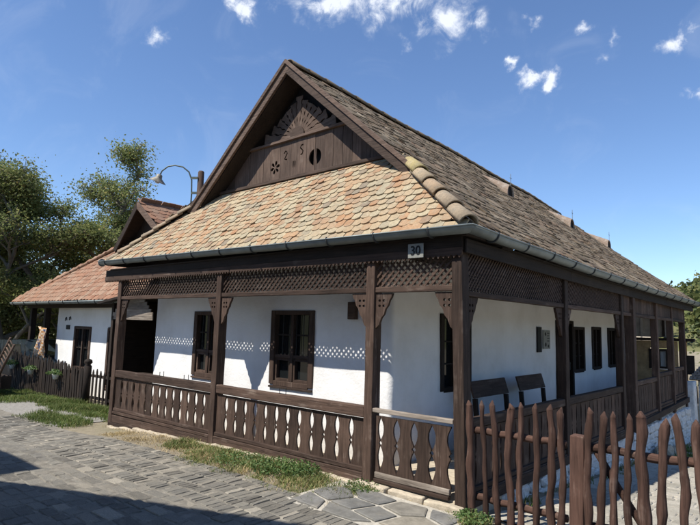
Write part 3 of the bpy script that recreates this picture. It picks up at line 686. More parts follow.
for (r_, y) in ((rb1, 1.55), (rb2, 4.78)):
    for k in range(3): G().beam((-.07, y+k*.07, .865), (-.07, y+k*.07, .95+.01*(k == 1)), .018, .04).build('flower_box_hook', M['iron'], r_)
# -- whitewashed rubble plinth below the side veranda
pl = G(); pl.add([(-.2, y, z) for y in (.12, 12.2) for z in (-1.2, .0)] + [(-.085, y, z) for y in (.12, 12.2) for z in (-1.2, .0)], [(0,1,3,2), (4,6,7,5), (1,5,7,3), (0,2,6,4), (0,4,5,1), (2,3,7,6)])
plo = pl.build('plinth', M['plinthw'], house)
rg2 = random.Random(4); sm = []
for q in range(6):
    b_ = bmesh.new(); bmesh.ops.create_cube(b_, size=1); bmesh.ops.bevel(b_, geom=list(b_.edges), offset=.22, segments=1, affect='EDGES')
    for v in b_.verts: v.co += Vector((rg2.uniform(-.07,.07), rg2.uniform(-.07,.07), rg2.uniform(-.07,.07)))
    m = bpy.data.meshes.new('plinth_stone'); b_.to_mesh(m); b_.free(); m.materials.append(M['plinthw']); sm.append(m)
y = .2
while y < 11.9:
    w = rg2.uniform(.2, .42); gb_ = gz(.05, y+w/2)-.04; z = -.01
    while z > gb_:
        h = rg2.uniform(.11, .2); inst('plinth_stone', rg2.choice(sm), None, plo, Matrix.Translation((-.07+rg2.uniform(-.015,.02), y+w/2+rg2.uniform(-.04,.04), z-h/2)) @ Matrix.Rotation(rg2.gauss(0,.08), 4, 'X') @ Matrix.Diagonal((.13, w*1.04, h*1.06, 1))); z -= h
    y += w
# -- roof
RX, RY0, RY1 = -3.6, .72, 12.3
EXR, EXL, EYF = .11, -7.62, -.10          # eave edges
def rz(y): return lerp(y, [(.7,5.97),(4.5,5.85),(9.4,5.70),(12.6,5.53)])
GB_Y, GB_Z = 1.0, 4.12                    # gable foot
HR = Vector((-1.14, .72, 3.86)); HL = Vector((-6.10, .72, 3.90))
def zeR(y): return ezB(y)+.10
def zF0(x): return 2.79-.0135*min(0, x)                                                      # front eave rises a little to the left
def roofR(x, y): t = (EXR-x)/(EXR-RX); sag = -.05*math.sin(math.pi*t)*(1 if y > 1 else max(0, y)); return zeR(y)*(1-t)+rz(y)*t + sag
def roofL(x, y): t = (x-EXL)/(RX-EXL); return 2.89*(1-t)+rz(y)*t
def roofF(x, y): t = (y-EYF)/(GB_Y-EYF); return zF0(x)*(1-t)+GB_Z*t
def beaver(w=.16, l=.34, th=.014, n=6):
    """beaver-tail tile, local y up the slope, origin at its lower tip"""
    o = [(-w/2, l), (-w/2, w*.32)] + [(-w/2*math.cos(math.pi*i/n), w*.32-w*.32*math.sin(math.pi*i/n)) for i in range(1, n)] + [(w/2, w*.32), (w/2, l)]
    k = len(o); vs = [(x, y, 0) for x, y in o] + [(x, y, th) for x, y in o]
    fs = [tuple(range(k, 2*k)), tuple(reversed(range(k)))] + [(i, (i+1) % k, k+(i+1) % k, k+i) for i in range(k)]
    return vs, fs
def tile_field(rows, place, w, inside, rg_):
    """rows: list of slope parameters; place(t,s)->Matrix; yields matrices of tiles inside the field"""
    out = []
    for j, t in enumerate(rows):
        s = (w/2 if j % 2 else 0)
        while True:
            Mx = place(t, s)
            if Mx is None: break
            if inside(t, s): out.append(Mx @ Matrix.Rotation(rg_.gauss(0, .022), 4, 'Z') @ Matrix.Rotation(rg_.gauss(0, .012), 4, 'Y') @ Matrix.Rotation(.045+rg_.gauss(0, .012), 4, 'X'))
            s += w*1.015
    return out
# sheathing
def quad(name, pts, mt, parent, th=.03):
    g = G(); p = [Vector(q) for q in pts]; n = (p[1]-p[0]).cross(p[2]-p[0]).normalized(); k = len(p)
    if n.z < 0: p.reverse(); n = -n
    g.add([q-n*th for q in p] + p, [tuple(reversed(range(k))), tuple(range(k, 2*k))] + [(i, (i+1) % k, k+(i+1) % k, k+i) for i in range(k)])
    return g.build(name, M[mt], parent)
dn = Vector((0, 0, -.035))
fro = quad('front_roof', [Vector((EXL+.05, EYF+.02, zF0(EXL)))+dn, Vector((EXR-.05, EYF+.02, zF0(EXR)))+dn, Vector((-1.9, GB_Y+.1, GB_Z+.09))+dn, Vector((-5.4, GB_Y+.1, GB_Z+.09))+dn], 'barnX', house)
def roof_grid(name, fn, x0, x1, y0f, y1, nx, ny):
    g = G()
    for i in range(nx+1):
        x = x0+(x1-x0)*i/nx; ya = y0f(x)
        for j in range(ny+1):
            y = ya+(y1-ya)*j/ny; g.v.append((x, y, fn(x, y)-.085))
    for i in range(nx):
        for j in range(ny): a = i*(ny+1)+j; g.f.append((a, a+1, a+ny+2, a+ny+1) if x1 > x0 else (a+1, a, a+ny+1, a+ny+2))
    o = g.build(name, M['barnY'], house); sd = o.modifiers.new('thickness', 'SOLIDIFY'); sd.thickness = .04; sd.offset = -1 if False else 0; return o
def vergeR(x):                               # front limit of the side slope: barge line, then hip
    if x <= HR.x: return RY0
    return HR.y+(EYF-HR.y)*(x-HR.x)/(EXR-HR.x)
def vergeL(x):
    if x >= HL.x: return RY0
    return HL.y+(EYF-HL.y)*(HL.x-x)/(HL.x-EXL)
sro = roof_grid('side_roof', roofR, RX, EXR-.02, vergeR, RY1, 16, 20)
lro = roof_grid('side_roof', roofL, RX, EXL+.02, vergeL, RY1, 10, 12)
tv, tf = beaver(.134, .25, .017)
tm = bpy.data.meshes.new('roof_tile'); tm.from_pydata(tv, [], tf); tm.materials.append(M['ftile'])
rgt = random.Random(21)
# front skirt tiles
slF = Vector((0, GB_Y-EYF, GB_Z-2.84)); LF = slF.length; uF = slF.normalized(); nF = Vector((1,0,0)).cross(uF)
def hipx(y): return HR.x+(EXR-HR.x)*(HR.y-y)/(HR.y-EYF)
def hipxl(y): return HL.x-(HL.x-EXL)*(HL.y-y)/(HL.y-EYF)
ftiles = []
rowsF = 15; exF = (LF+.02)/rowsF
for j in range(rowsF):
    t = j*exF-.03; x = EXL+(.068 if j % 2 else 0)
    while x < EXR+.02:
        y = EYF+uF.y*t; zz = roofF(x, y)
        lo, hi = (hipxl(y), hipx(y)) if y < HR.y else (HL.x+.35, HR.x-.35)
        if lo+.02 < x < hi-.05:
            wob = .010*math.sin(x*2.1+j)+rgt.gauss(0,.007)-(rgt.uniform(.02,.05) if rgt.random() < .03 else 0)
            Mx = fr(Vector((x+rgt.gauss(0,.004), y, zz))+uF*wob+nF*(.012+rgt.uniform(0,.006)), (1,0,0), uF) @ Matrix.Rotation(rgt.gauss(0,.03),4,'Z') @ Matrix.Rotation(rgt.gauss(0,.02),4,'Y') @ Matrix.Rotation(-.10+rgt.gauss(0,.03),4,'X')
            ftiles.append(Mx @ Matrix.Diagonal((1, .5, 1, 1)) if (x > hipx(min(y+.16, HR.y))-.03 or x < hipxl(min(y+.16, HR.y))+.03) else Mx)
        x += .1365
ftiles.sort(key=lambda m: (m.translation-CAM).length)
gj = G()
for i, m in enumerate(ftiles):
    if i < 300: inst('roof_tile', tm, None, fro, m)
    else: gj.add([m @ Vector(q) for q in tv], tf)
tag(gj.build('roof_tiles', M['ftilej'], fro), kind='stuff')
# side slopes, joined
def slope_tiles(fn, ex, sgn, verge, obj, mt, ext=.16):
    g = G(); tv2, tf2 = beaver(.175, .30, .016, 4); L = math.hypot(EXR-RX, 3.3); rows = int(L/.148)
    for j in range(rows-1):
        t = j/rows; x = ex+(RX-ex)*t; vx = min(max(x, min(ex,RX)), max(ex,RX)); y = verge(vx)+(.09 if j % 2 else 0)+(.09 if verge(vx) > RY0-.01 else .16)+rgt.uniform(-.02,.02)
        while y < RY1+.05:
            z = fn(x, y); e = .12; zz = fn(x+(RX-ex)/abs(RX-ex)*e, y); up = Vector(((RX-ex)/abs(RX-ex)*e, 0, zz-z)).normalized(); ux = Vector((0, 1 if sgn > 0 else -1, 0))
            Mx = fr(Vector((x, y, z))+up*(rgt.gauss(0,.012)-.05)+ux.cross(up)*(rgt.uniform(.0,.014)), ux, up) @ Matrix.Rotation(rgt.gauss(0,.05),4,'Z') @ Matrix.Rotation(rgt.gauss(0,.035),4,'Y') @ Matrix.Rotation(-.075+rgt.gauss(0,.03),4,'X')
            g.add([Mx @ Vector(q) for q in tv2], tf2); y += .178
    return tag(g.build('roof_tiles', M[mt], obj), kind='stuff')
slope_tiles(roofR, EXR, 1, vergeR, sro, 'stile'); slope_tiles(roofL, EXL, -1, vergeL, lro, 'stile')
# ridge caps
for i in range(29):
    y = RY0+i*.402; g = G(); z = rz(y)+.0
    rr = .095
    for k_, (yy, r_) in enumerate(((y, rr*1.08), (y+.43, rr*.92))):
        for a in range(9): t = math.pi*a/8; g.v.append((RX+r_*math.cos(t)*1.15, yy, rz(yy)-.055+r_*math.sin(t)))
    g.f = [(a, a+1, 9+a+1, 9+a) for a in range(8)]
    o = g.build('ridge_cap', M['stile'], sro, True); sd = o.modifiers.new('t', 'SOLIDIFY'); sd.thickness = .015
# hip caps
def hipcaps(A, B, n, r, last_open=True):
    A, B = Vector(A), Vector(B); d = (B-A).normalized(); side = d.cross(Vector((0,0,1))).normalized(); up = side.cross(d)
    L = (B-A).length/n
    for i in range(n):
        g = G(); a0 = A+d*(L*i-.09); a1 = A+d*(L*(i+1)+.0); j = random.uniform(-.012,.012)
        for (c, q) in ((a0+up*.0, r*.86), (a1+up*.022, r*1.10)):
            for a in range(11): t = math.pi*a/10; g.v.append(c+side*(q*1.05*math.cos(t)+j)+up*(q*math.sin(t)-.03))
        g.f = [(a, a+1, 12+a, 11+a) for a in range(10)]
        o = g.build('hip_cap', M['capy'] if (n == 5 and i == 0) else M['cap'], fro, True); sd = o.modifiers.new('t', 'SOLIDIFY'); sd.thickness = .018
hipcaps((HR.x-.04, HR.y+.02, HR.z+.02), (EXR-.02, EYF+.03, 2.83), 5, .082)
hipcaps((HL.x, HL.y, HL.z+.0), (EXL+.04, EYF+.03, 2.885), 7, .07)
# -- gable
gab = quad('gable', [(-5.55, GB_Y+.10, GB_Z-.05), (-1.72, GB_Y+.10, GB_Z-.05), (RX, GB_Y+.10, 5.76)], 'inside', house, .02)
def gtop(x): return min(5.88-.845*abs(x-RX), 4.78)
xsn = [-5.62, -5.42, -5.2, -5.0, -4.79, -4.60, -4.42, -4.24, -4.0, -3.73, -3.58, -3.37, -3.18, -2.98, -2.79, -2.6, -2.41, -2.24, -2.05, -1.86, -1.62]
for a, b in zip(xsn, xsn[1:]):
    x0, x1 = a+.003, b-.003; pts = [(x0, GB_Z-.02), (x1, GB_Z-.02), (x1, max(GB_Z, gtop(x1))), (x0, max(GB_Z, gtop(x0)))]; hs = []
    C_ = (-3.18, 4.40); rC = .135
    def arc(sg): return [(C_[0]+sg*.012 + 0*sg, C_[1]+rC*math.sin(q)) if False else (C_[0]+sg*max(.014, rC*math.cos(q)), C_[1]+rC*math.sin(q)) for q in [(-80+160*i/10)*math.pi/180 for i in range(11)]]
    if a == -3.37: hs.append(arc(-1))
    if a == -3.18: hs.append(arc(1))
    if a == -4.24:
        for k_ in range(6):
            t = math.pi/3*k_+.26; c0 = (-4.12, 4.385); hs.append([(c0[0]+r_*math.cos(t+dt), c0[1]+r_*math.sin(t+dt)) for r_, dt in ((.028,-.25),(.075,-.38),(.11,-.2),(.115,.0),(.11,.2),(.075,.38),(.028,.25))])
    if a == -4.0: hs.append(stroke([(-3.905,4.585),(-3.88,4.625),(-3.845,4.615),(-3.835,4.575),(-3.87,4.525),(-3.89,4.495),(-3.86,4.475),(-3.83,4.485)], .026)); 
    if a == -3.73:
        for xx in (-3.675, -3.635): hs.append([(xx-.011, 4.31), (xx+.011, 4.31), (xx+.011, 4.42), (xx-.011, 4.42)])
    if a == -3.58: hs.append(stroke([(-3.45,4.655),(-3.50,4.65),(-3.515,4.61),(-3.48,4.575),(-3.455,4.545),(-3.47,4.505),(-3.51,4.495)], .026))
    inst('gable_plank', plate_mesh(pts, hs, .022), M['midY'], gab, fr((0, GB_Y-.0+random.uniform(-.004,.004), 0), (1,0,0), (0,0,1)))
G().beam((-4.88, GB_Y-.03, 4.80), (-2.32, GB_Y-.03, 4.80), .05, .045, jit=.002).build('gable_rail', M['midX'], gab, bevel=.005)
# sunburst of pierced rays over the rail
FC = Vector((-3.60, GB_Y, 4.83)); hub = plate_mesh([(.16*math.cos(math.pi*i/12), .16*math.sin(math.pi*i/12)) for i in range(13)], (), .03)
inst('sunburst_hub', hub, M['midX'], gab, fr(FC+Vector((0,-.012,0)), (1,0,0), (0,0,1)))
nr = 13
for i in range(nr):
    th = math.pi*(i+.5)/nr; w_ = math.pi/nr
    c_, s_ = abs(math.cos(th)), math.sin(th); L_ = 1/(c_/.98+s_/.68)
    prof = [(.15,.485), (.30,.485), (.34,.38), (.42,.34), (.46,.485), (.53,.485), (.57,.37), (.65,.34), (.69,.485), (.75,.485), (.79,.37), (.87,.35), (.91,.485), (1.0,.485)]
    def pt(t, k_): rr_ = .14+(L_-.14)*(t-.15)/.85; return (rr_*math.cos(w_*k_), rr_*math.sin(w_*k_))
    ol = [pt(t, -k_) for t, k_ in prof] + [pt(t, k_) for t, k_ in reversed(prof)]
    d = Vector((math.cos(th), 0, math.sin(th))); inst('sunburst_ray', plate_mesh(ol, (), .02), M['midX'], gab, fr(FC+Vector((0,.01,0)), d, Vector((-math.sin(th), 0, math.cos(th)))))
G().beam((-5.6, GB_Y-.06, GB_Z+.01), (-1.72, GB_Y-.06, GB_Z+.005), .05, .05, jit=.002).build('gable_foot_board', M['midX'], gab, bevel=.005)
# bargeboards and overhang soffit
for (E_, nm) in ((HR, 'R'), (HL, 'L')):
    A = Vector((RX, RY0-.02, rz(RY0)+.03)); B = Vector((E_.x, RY0-.02, E_.z-.02)); d = (B-A).normalized(); B = B + d*.08; n = Vector((0,1,0)).cross(d); n = n if n.z > 0 else -n
    off = -n*.10
    G().beam(A+off*.8, B+off*.8, .045, .17, up=n, jit=.003, step=.4).build('bargeboard', M['midX'], house, bevel=.006)
    G().beam(A+off*.15+Vector((0,-.035,0)), B+off*.15+Vector((0,-.035,0)), .03, .06, up=n, jit=.002).build('barge_strip', M['midX'], house, bevel=.004)
    o2 = -n*.16
    p = [A+o2+Vector((0,.03,0)), B+o2+Vector((0,.03,0)), B+o2+Vector((0,.55,0)), A+o2+Vector((0,.55,0))]
    quad('verge_soffit', p, 'barnX', house, .015)
    pass
quad('rear_gable', [(-7.3, 12.0, 2.5), (.1, 12.0, 2.5), (RX, 12.0, rz(12)-.1)], 'barnZ', house, .06)
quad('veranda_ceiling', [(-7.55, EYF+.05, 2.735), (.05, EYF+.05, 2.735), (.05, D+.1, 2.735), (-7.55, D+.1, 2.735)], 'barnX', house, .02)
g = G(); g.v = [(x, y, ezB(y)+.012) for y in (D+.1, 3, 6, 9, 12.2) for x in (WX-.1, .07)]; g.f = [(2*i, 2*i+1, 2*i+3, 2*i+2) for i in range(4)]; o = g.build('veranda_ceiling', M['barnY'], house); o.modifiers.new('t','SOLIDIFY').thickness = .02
# -- gutters
def gutter(name, pts, outs, r=.073):
    """half-round gutter along pts; outs = outward unit vectors"""
    g = G(); n = 12
    for p, o_ in zip(pts, outs):
        p, o_ = Vector(p), Vector(o_)
        for i in range(n+1): a = math.pi*i/n; g.v.append(p + o_*(math.cos(a)*r) - Vector((0,0,1))*(math.sin(a)*r))
    for k_ in range(len(pts)-1):
        for i in range(n): g.f.append((k_*(n+1)+i, k_*(n+1)+i+1, (k_+1)*(n+1)+i+1, (k_+1)*(n+1)+i))
    o = g.build(name, M['zinc'], house, True); sd = o.modifiers.new('t','SOLIDIFY'); sd.thickness = .006
    rim = G().tube([Vector(p)+Vector(o_)*(r+.004) for p, o_ in zip(pts, outs)], .009, 8); rim.build('gutter_rim', M['zinc'], o, True)
    return o
s2 = math.sqrt(2)
gA = [(x, EYF-.03, zF0(x)-.012) for x in (-7.74, -5, -2.5)] + [(EXR+.03, EYF-.03, 2.785)]
go = gutter('gutter', gA, [(0,-1,0)]*3 + [(1,-1,0)])
gB = [(EXR+.03, EYF-.03, 2.785)] + [(EXR+.03, y, ezB(y)+.078) for y in (.6, 1.7, 3.5, 5.3, 7.2, 9.5, 12.4)]
go2 = gutter('gutter', gB, [(1,-1,0)] + [(1,0,0)]*7)
def strap(parent, p, o_, r=.079):
    p, o_ = Vector(p), Vector(o_); g = G()
    g.tube([p + o_*(math.cos(a)*r)-Vector((0,0,1))*(math.sin(a)*r) for a in [math.pi*i/10 for i in range(-1, 11)]], .011, 5); g.build('gutter_strap', M['strap'], parent)
x = -7.5
while x < .1: strap(go, (x, EYF-.03, zF0(x)-.012), (0,-1,0)); x += .72
y = .35
while y < 12.3: strap(go2, (EXR+.03, y, ezB(y)+.078), (1,0,0)); y += .78
g = G(); g.lathe((-7.745, EYF-.03, zF0(-7.74)-.03), [(.001, 0), (.075, 0), (.075, .012), (.001, .012)], 16, (-1,0,0)); g.build('gutter_end', M['zinc'], go)
# -- small roof vents with finials
def roof_hit(u, v):
    d = 4.0
    while d < 40:
        p = at(u, v, d)
        if p.x < EXR and p.y > 0 and p.z < roofR(p.x, p.y): return p.x, p.y
        d += .02
for i, (x, y) in enumerate(roof_hit(*q) for q in ((509, 196), (571, 228), (608, 248))):
    z = roofR(x, y); g = G(); n = 9; w_, h_ = .16, .21; back = Vector((x-.62, y, roofR(x-.62, y)+.03))
    fx = x+.04
    ring = [(fx, y-w_, z-.06)] + [(fx, y+w_*math.cos(math.pi*(1-a/(n-1)))*1.0, z+.02+h_*math.sin(math.pi*a/(n-1))) for a in range(n)] + [(fx, y+w_, z-.06)]
    m_ = len(ring); g.v = ring + [tuple(back)]; g.f = [(k_, k_+1, m_) for k_ in range(m_-1)]
    vo = g.build('roof_vent', M['vent'], sro, False); vo.modifiers.new('t','SOLIDIFY').thickness = .03
    g = G(); g.v = [(fx-.03, p[1]*.86+y*.14, (p[2]-z)*.86+z) for p in ring]; g.f = [tuple(range(m_))]; g.build('vent_dark_sheet', M['inside'], vo)  # flat dark sheet in the mouth stands in for the shade inside
    g = G().tube([(fx, y, z+h_), (fx, y, z+h_+.26)], .006, 5); g.tube([(fx, y-.05, z+h_+.17), (fx, y+.05, z+h_+.17)], .005, 5); g.build('vent_finial', M['zinc'], vo)

# ------------------------------------------------------------------ things on the side veranda
def bench(y0, y1, x, label, lean=.10):
    b = thing('bench', (x, (y0+y1)/2, .072), label, 'bench', 'benches on the side veranda'); z0 = .072
    g = G().box(x-.02, x+.36, y0, y1, z0+.40, z0+.44); g.build('seat', M['barnY'], b, bevel=.006)
    G().add([(x-.06,y0,z0+.76),(x-.06,y1,z0+.76),(x-.03,y1,z0+.76),(x-.03,y0,z0+.76),(x-.10-lean*.3,y0,z0+.98),(x-.10-lean*.3,y1,z0+.985),(x-.07-lean*.3,y1,z0+.985),(x-.07-lean*.3,y0,z0+.98)],[(3,2,1,0),(4,5,6,7),(0,1,5,4),(1,2,6,5),(2,3,7,6),(3,0,4,7)]).build('backrest', M['woodY'], b, bevel=.006)
    for yy in (y0+.06, y1-.06):
        G().beam((x+.01, yy, z0), (x-.055, yy, z0+.75), .05, .06).build('leg', M['barnZ'], b); G().beam((x+.31, yy, z0), (x+.29, yy, z0+.398), .05, .05).build('leg', M['barnZ'], b)
    return b
bench(2.02, 3.10, -.93, 'dark wooden bench with plank backrest behind the rail, nearer the corner post')
bench(3.52, 4.52, -.93, 'dark wooden bench with plank backrest behind the rail, nearer the plaque')
t = thing('wall_sign', (WX+.02, 5.23, 1.39), 'tall narrow black sign board on the shaded white side wall', 'sign'); G().box(WX+.012, WX+.034, 5.13, 5.32, 1.39, 1.86).build('sign_board', M['black'], t, bevel=.003)
t = thing('wall_poster', (WX+.02, 5.58, 1.46), 'small framed pale poster with black figures right of the black sign', 'poster'); pp = G().box(WX+.012, WX+.024, 5.42, 5.75, 1.45, 1.80).build('sheet', M['plate'], t)
for (yy, zz, r_) in ((5.52, 1.73, .035), (5.53, 1.53, .04), (5.66, 1.50, .03)):
    g = G().lathe((WX+.0245, yy, zz), [(.001,0),(r_,0),(r_*.9,.002),(.001,.002)], 10, (1,0,0)); g.build('print', M['black'], pp)
for k_ in range(4): G().box(WX+.0245, WX+.0262, 5.60, 5.72-.02*(k_ % 2), 1.74-.05*k_, 1.755-.05*k_).build('print', M['black'], pp)
# glazed porch closing the veranda's far end
po = thing('veranda_porch', (-.7, 12.5, 0), 'tan boarded porch with small window at the far end of side veranda', 'porch')
G().box(-1.9, -.62, 12.35, 12.45, 1.72, 2.5).build('plaster_panel', M['palewall'], po)
for i in range(3): G().box(-1.30+.27*i, -1.24+.27*i, 12.30, 12.349, 1.74, 2.46).build('pilaster', M['barnZ'] if i else M['palewall'], po)
G().box(-1.9, .0, 12.22, 12.44, 1.62, 1.70).build('lintel', M['barnX'], po, bevel=.005)
G().box(-1.9, -1.10, 12.36, 12.46, .45, 1.615).build('board_wall', M['tan'], po); G().box(-.62, -.42, 12.36, 12.46, .45, 1.615).build('board_wall', M['tan'], po); G().box(-1.098, -.622, 12.36, 12.46, .45, .84).build('board_wall', M['tan'], po); G().box(-1.098, -.622, 12.36, 12.46, 1.42, 1.615).build('board_wall', M['tan'], po)
w_ = G(); w_.box(-1.12, -1.02, 12.33, 12.40, .86, 1.40); w_.box(-.70, -.60, 12.33, 12.40, .86, 1.40); w_.box(-1.02, -.70, 12.33, 12.40, 1.34, 1.40); w_.box(-1.02, -.70, 12.33, 12.40, .86, .92); wf = w_.build('window', M['barnX'], po)
G().box(-1.0, -.72, 12.42, 12.43, .92, 1.34).build('curtain', M['curtain'], wf); G().box(-.875, -.845, 12.37, 12.41, .922, 1.338).build('mullion', M['barnZ'], wf)
G().box(-.38, -.20, 12.34, 12.42, .45, 1.615).build('door_leaf', M['orangewood'], po, bevel=.005)
G().box(-1.9, .0, 12.30, 12.46, .0, .445).build('parapet', M['brickred'], po)
G().box(-.30, -.02, 12.30, 12.33, .75, 1.25).build('dark_panel', M['barnX'], po)
# pale roofed outbuilding beyond
ob = thing('outbuilding', (-2, 22, -.9), 'outbuilding with pale straw coloured roof seen past the veranda end', 'building')
G().box(-6, -2.9, 20, 25, -1.4, .95).build('wall', M['palewall'], ob)
ro = quad('roof', [(-6.5, 19.3, .75), (-2.5, 19.3, .75), (-3.2, 22.6, 2.75), (-6.5, 22.6, 2.75)], 'sand', ob, .08)
for i in range(9): G().beam((-2.55-i*.44, 19.28, .80), (-3.25-i*.40, 22.55, 2.78), .04, .02).build('roof_batten', M['greyY'], ro)
# white pillar with shingled cap, and a wall stub
pc = thing('gate_pillar', (.0, 12.6, -.9), 'white plastered gate pillar with small shingled cap near the far rail end', 'pillar')
def rough_box(x0, x1, y0, y1, z0, z1, nm, mt, par):
    b_ = bmesh.new(); bmesh.ops.create_cube(b_, size=1); bmesh.ops.subdivide_edges(b_, edges=list(b_.edges), cuts=6, use_grid_fill=True)
    for v in b_.verts:
        p = Vector((x0+(x1-x0)*(v.co.x+.5), y0+(y1-y0)*(v.co.y+.5), z0+(z1-z0)*(v.co.z+.5))); v.co = p+noise.noise_vector(p*4)*.018
    m = bpy.data.meshes.new(nm); b_.to_mesh(m); b_.free(); m.polygons.foreach_set('use_smooth', [True]*len(m.polygons)); o = bpy.data.objects.new(nm, m); o2_ = put(o, par, M[mt]); return o2_
rough_box(.04, .30, 12.3, 12.56, -1.1, .66, 'shaft', 'plinthw', pc)
cg = G().add([(-.13,12.1,.62),(.50,12.1,.62),(.50,12.76,.62),(-.13,12.76,.62),(.08,12.38,.92),(.28,12.38,.92)], [(3,2,1,0),(0,1,5,4),(1,2,5),(2,3,4,5),(3,0,4)]); ca = cg.build('cap', M['barnX'], pc)
for k_ in range(5):
    f0, f1 = k_/5, (k_+1)/5; n_ = 7-k_
    for i in range(n_):
        xa = -.13+.21*f0; xb = .50-.22*f0; w_ = (xb-xa)/n_
        A0 = Vector((xa+w_*i+.005, 12.09+.28*f0, .635+.30*f0)); G().add([A0, A0+Vector((w_-.01,0,0)), A0+Vector((w_-.02,.10,.085)), A0+Vector((.01,.10,.085)), A0+Vector((0,-.004,.02)), A0+Vector((w_-.01,-.004,.02)), A0+Vector((w_-.02,.096,.10)), A0+Vector((.01,.096,.10))], [(3,2,1,0),(4,5,6,7),(0,1,5,4),(1,2,6,5),(2,3,7,6),(3,0,4,7)]).build('shingle', M['greyX'], ca)
ws = rough_box(-.16, .06, 11.55, 11.95, -1.1, .62, 'garden_wall', 'plinthw', None); tag(ws, 'short white wall stub at the far end of the side railing', 'wall')
gp = thing('gate_post', (.52, 12.3, -.9), 'dark timber post right of the white pillar', 'post'); G().beam((.52, 12.3, -1.0), (.52, 12.3, 1.9), .12, .12, up=(0,1,0)).build('shaft', M['barnZ'], gp, bevel=.01)
G().add([(.45,12.23,1.9),(.59,12.23,1.9),(.59,12.37,1.9),(.45,12.37,1.9),(.52,12.3,1.98)],[(0,1,4),(1,2,4),(2,3,4),(3,0,4)]).build('top', M['barnZ'], gp)
# loose stones against the plinth
for (x, y, s_, lb) in ((.18, 7.55, .30, 'pale squared stone block against the plinth'), (.24, 8.0, .22, 'smaller pale stone beside the squared block')):
    o = inst('stone_block', sm[int(s_*10) % 6].copy(), None, None, Matrix.Translation((x, y, gz(x, y)+s_*.32)) @ Matrix.Diagonal((s_, s_*1.3, s_*.8, 1))); o.data.materials.clear(); o.data.materials.append(M['sand']); tag(o, lb, 'stone', 'stones at the plinth')

# ------------------------------------------------------------------ front picket fence and gate
def picket(top, low, r, parent, rr, base=None):
    z0 = -.03; a = Vector((top[0], top[1], top[2])); b = Vector(low); sl_ = (a-b)/(a.z-b.z); c = b+sl_*(z0-b.z)
    n = 22; pts = []; rad = []; ph, ph2 = rr.uniform(0,6), rr.uniform(0,6); am = rr.uniform(.006,.016)
    for i in range(n+1):
        t = i/n; p = c+(a-c)*t; p = p+Vector((am*math.sin(t*7+ph)+.004*math.sin(t*19+ph2), .5*am*math.sin(t*6+ph2), 0)); pts.append(p)
        rad.append(r*(1.08-.12*t)*(1+.09*math.sin(t*23+ph)+rr.uniform(-.05,.05)))
    d = (pts[-1]-pts[-2]).normalized(); pts[-1] = pts[-1]-d*.045; rad[-1] = r*.92; pts.append(a); rad.append(r*.16)
    g = G().tube(pts, [q*1.0 for q in rad], 10); sd_ = rr.uniform(0, 50)
    for k_, v in enumerate(g.v[:10*n]):
        c0 = pts[k_//10]; d_ = Vector(v)-c0; e = 1+.34*noise.noise(Vector((math.cos(k_ % 10*.628)*1.3, math.sin(k_ % 10*.628)*1.3, c0.z*4+sd_)))+.10*noise.noise(Vector((k_ % 10*1.7, c0.z*17, sd_)))
        g.v[k_] = tuple(c0+d_*e)
    return g.build('picket', M['picketZ'], parent, True)
rr = random.Random(9)
fence = thing('picket_fence', (.5, .03, 0), 'red-brown fence panel of crooked stick pickets beside the corner post', 'fence')
data = [(.060,1.075,.104,.047,.036),(.201,1.089,.251,.08,.024),(.316,1.101,.362,.105,.028),(.488,1.091,.48,.132,.033),(.595,1.112,.577,.197,.027),(.737,1.118,.735,.232,.028),(.874,1.124,.869,.261,.032),(.971,1.109,.956,.28,.027)]
for (xt, zt, xl, zl, r_) in data: picket((xt, .0, zt), (xl, .0, zl), r_, fence, rr)
for z_, y_ in ((.79, .05), (.17, .05)):
    G().tube([(.10+.12*i, y_+.006*math.sin(i*1.7), z_+.008*math.sin(i*2.3)) for i in range(8)] + [(.99, y_, z_)], [.034+.003*math.sin(i*2) for i in range(9)], 8).build('rail', M['picketX'], fence, True)
G().beam((1.075, .04, -.1), (1.10, .04, .885), .118, .12, up=(0,1,0), jit=.003, step=.25).build('fence_post', M['picketZ'], fence, bevel=.01)
gate = thing('picket_gate', (1.7, .03, 0), 'red-brown gate of crooked stick pickets with diagonal brace', 'gate')
data = [(1.201,1.134,1.174,.328,.031),(1.325,1.114,1.279,.391,.030),(1.392,1.123,1.386,.336,.027),(1.514,1.121,1.485,.397,.027),(1.600,1.150,1.602,.422,.042),(1.781,1.115,1.723,.449,.031),(1.851,1.161,1.885,.482,.031),(1.982,1.131,2.0,.505,.033),(2.10,1.14,2.11,.4,.03),(2.22,1.12,2.21,.4,.028),(2.33,1.15,2.34,.4,.032)]
for (xt, zt, xl, zl, r_) in data: picket((xt, .0, zt), (xl, .0, zl), r_, gate, rr)
for z_ in (.80, .16):
    G().tube([(1.19+.13*i, .05+.005*math.sin(i*1.9), z_+.01*math.sin(i*1.3)-.005) for i in range(10)], [.036+.003*math.sin(i*2.2) for i in range(10)], 8).build('rail', M['picketX'], gate, True)
G().tube([(1.235, .065, .765), (1.40, .068, .50), (1.60, .066, .205), (1.68, .065, .12)], [.032,.030,.032,.03], 8).build('brace', M['picketX'], gate, True)
gp2 = thing('fence_post', (2.46, .04, 0), 'red-brown square post at the far right end of the picket gate', 'post'); G().beam((2.46, .04, -.1), (2.46, .04, .95), .118, .12, up=(0,1,0), jit=.003, step=.25).build('shaft', M['picketZ'], gp2, bevel=.01)

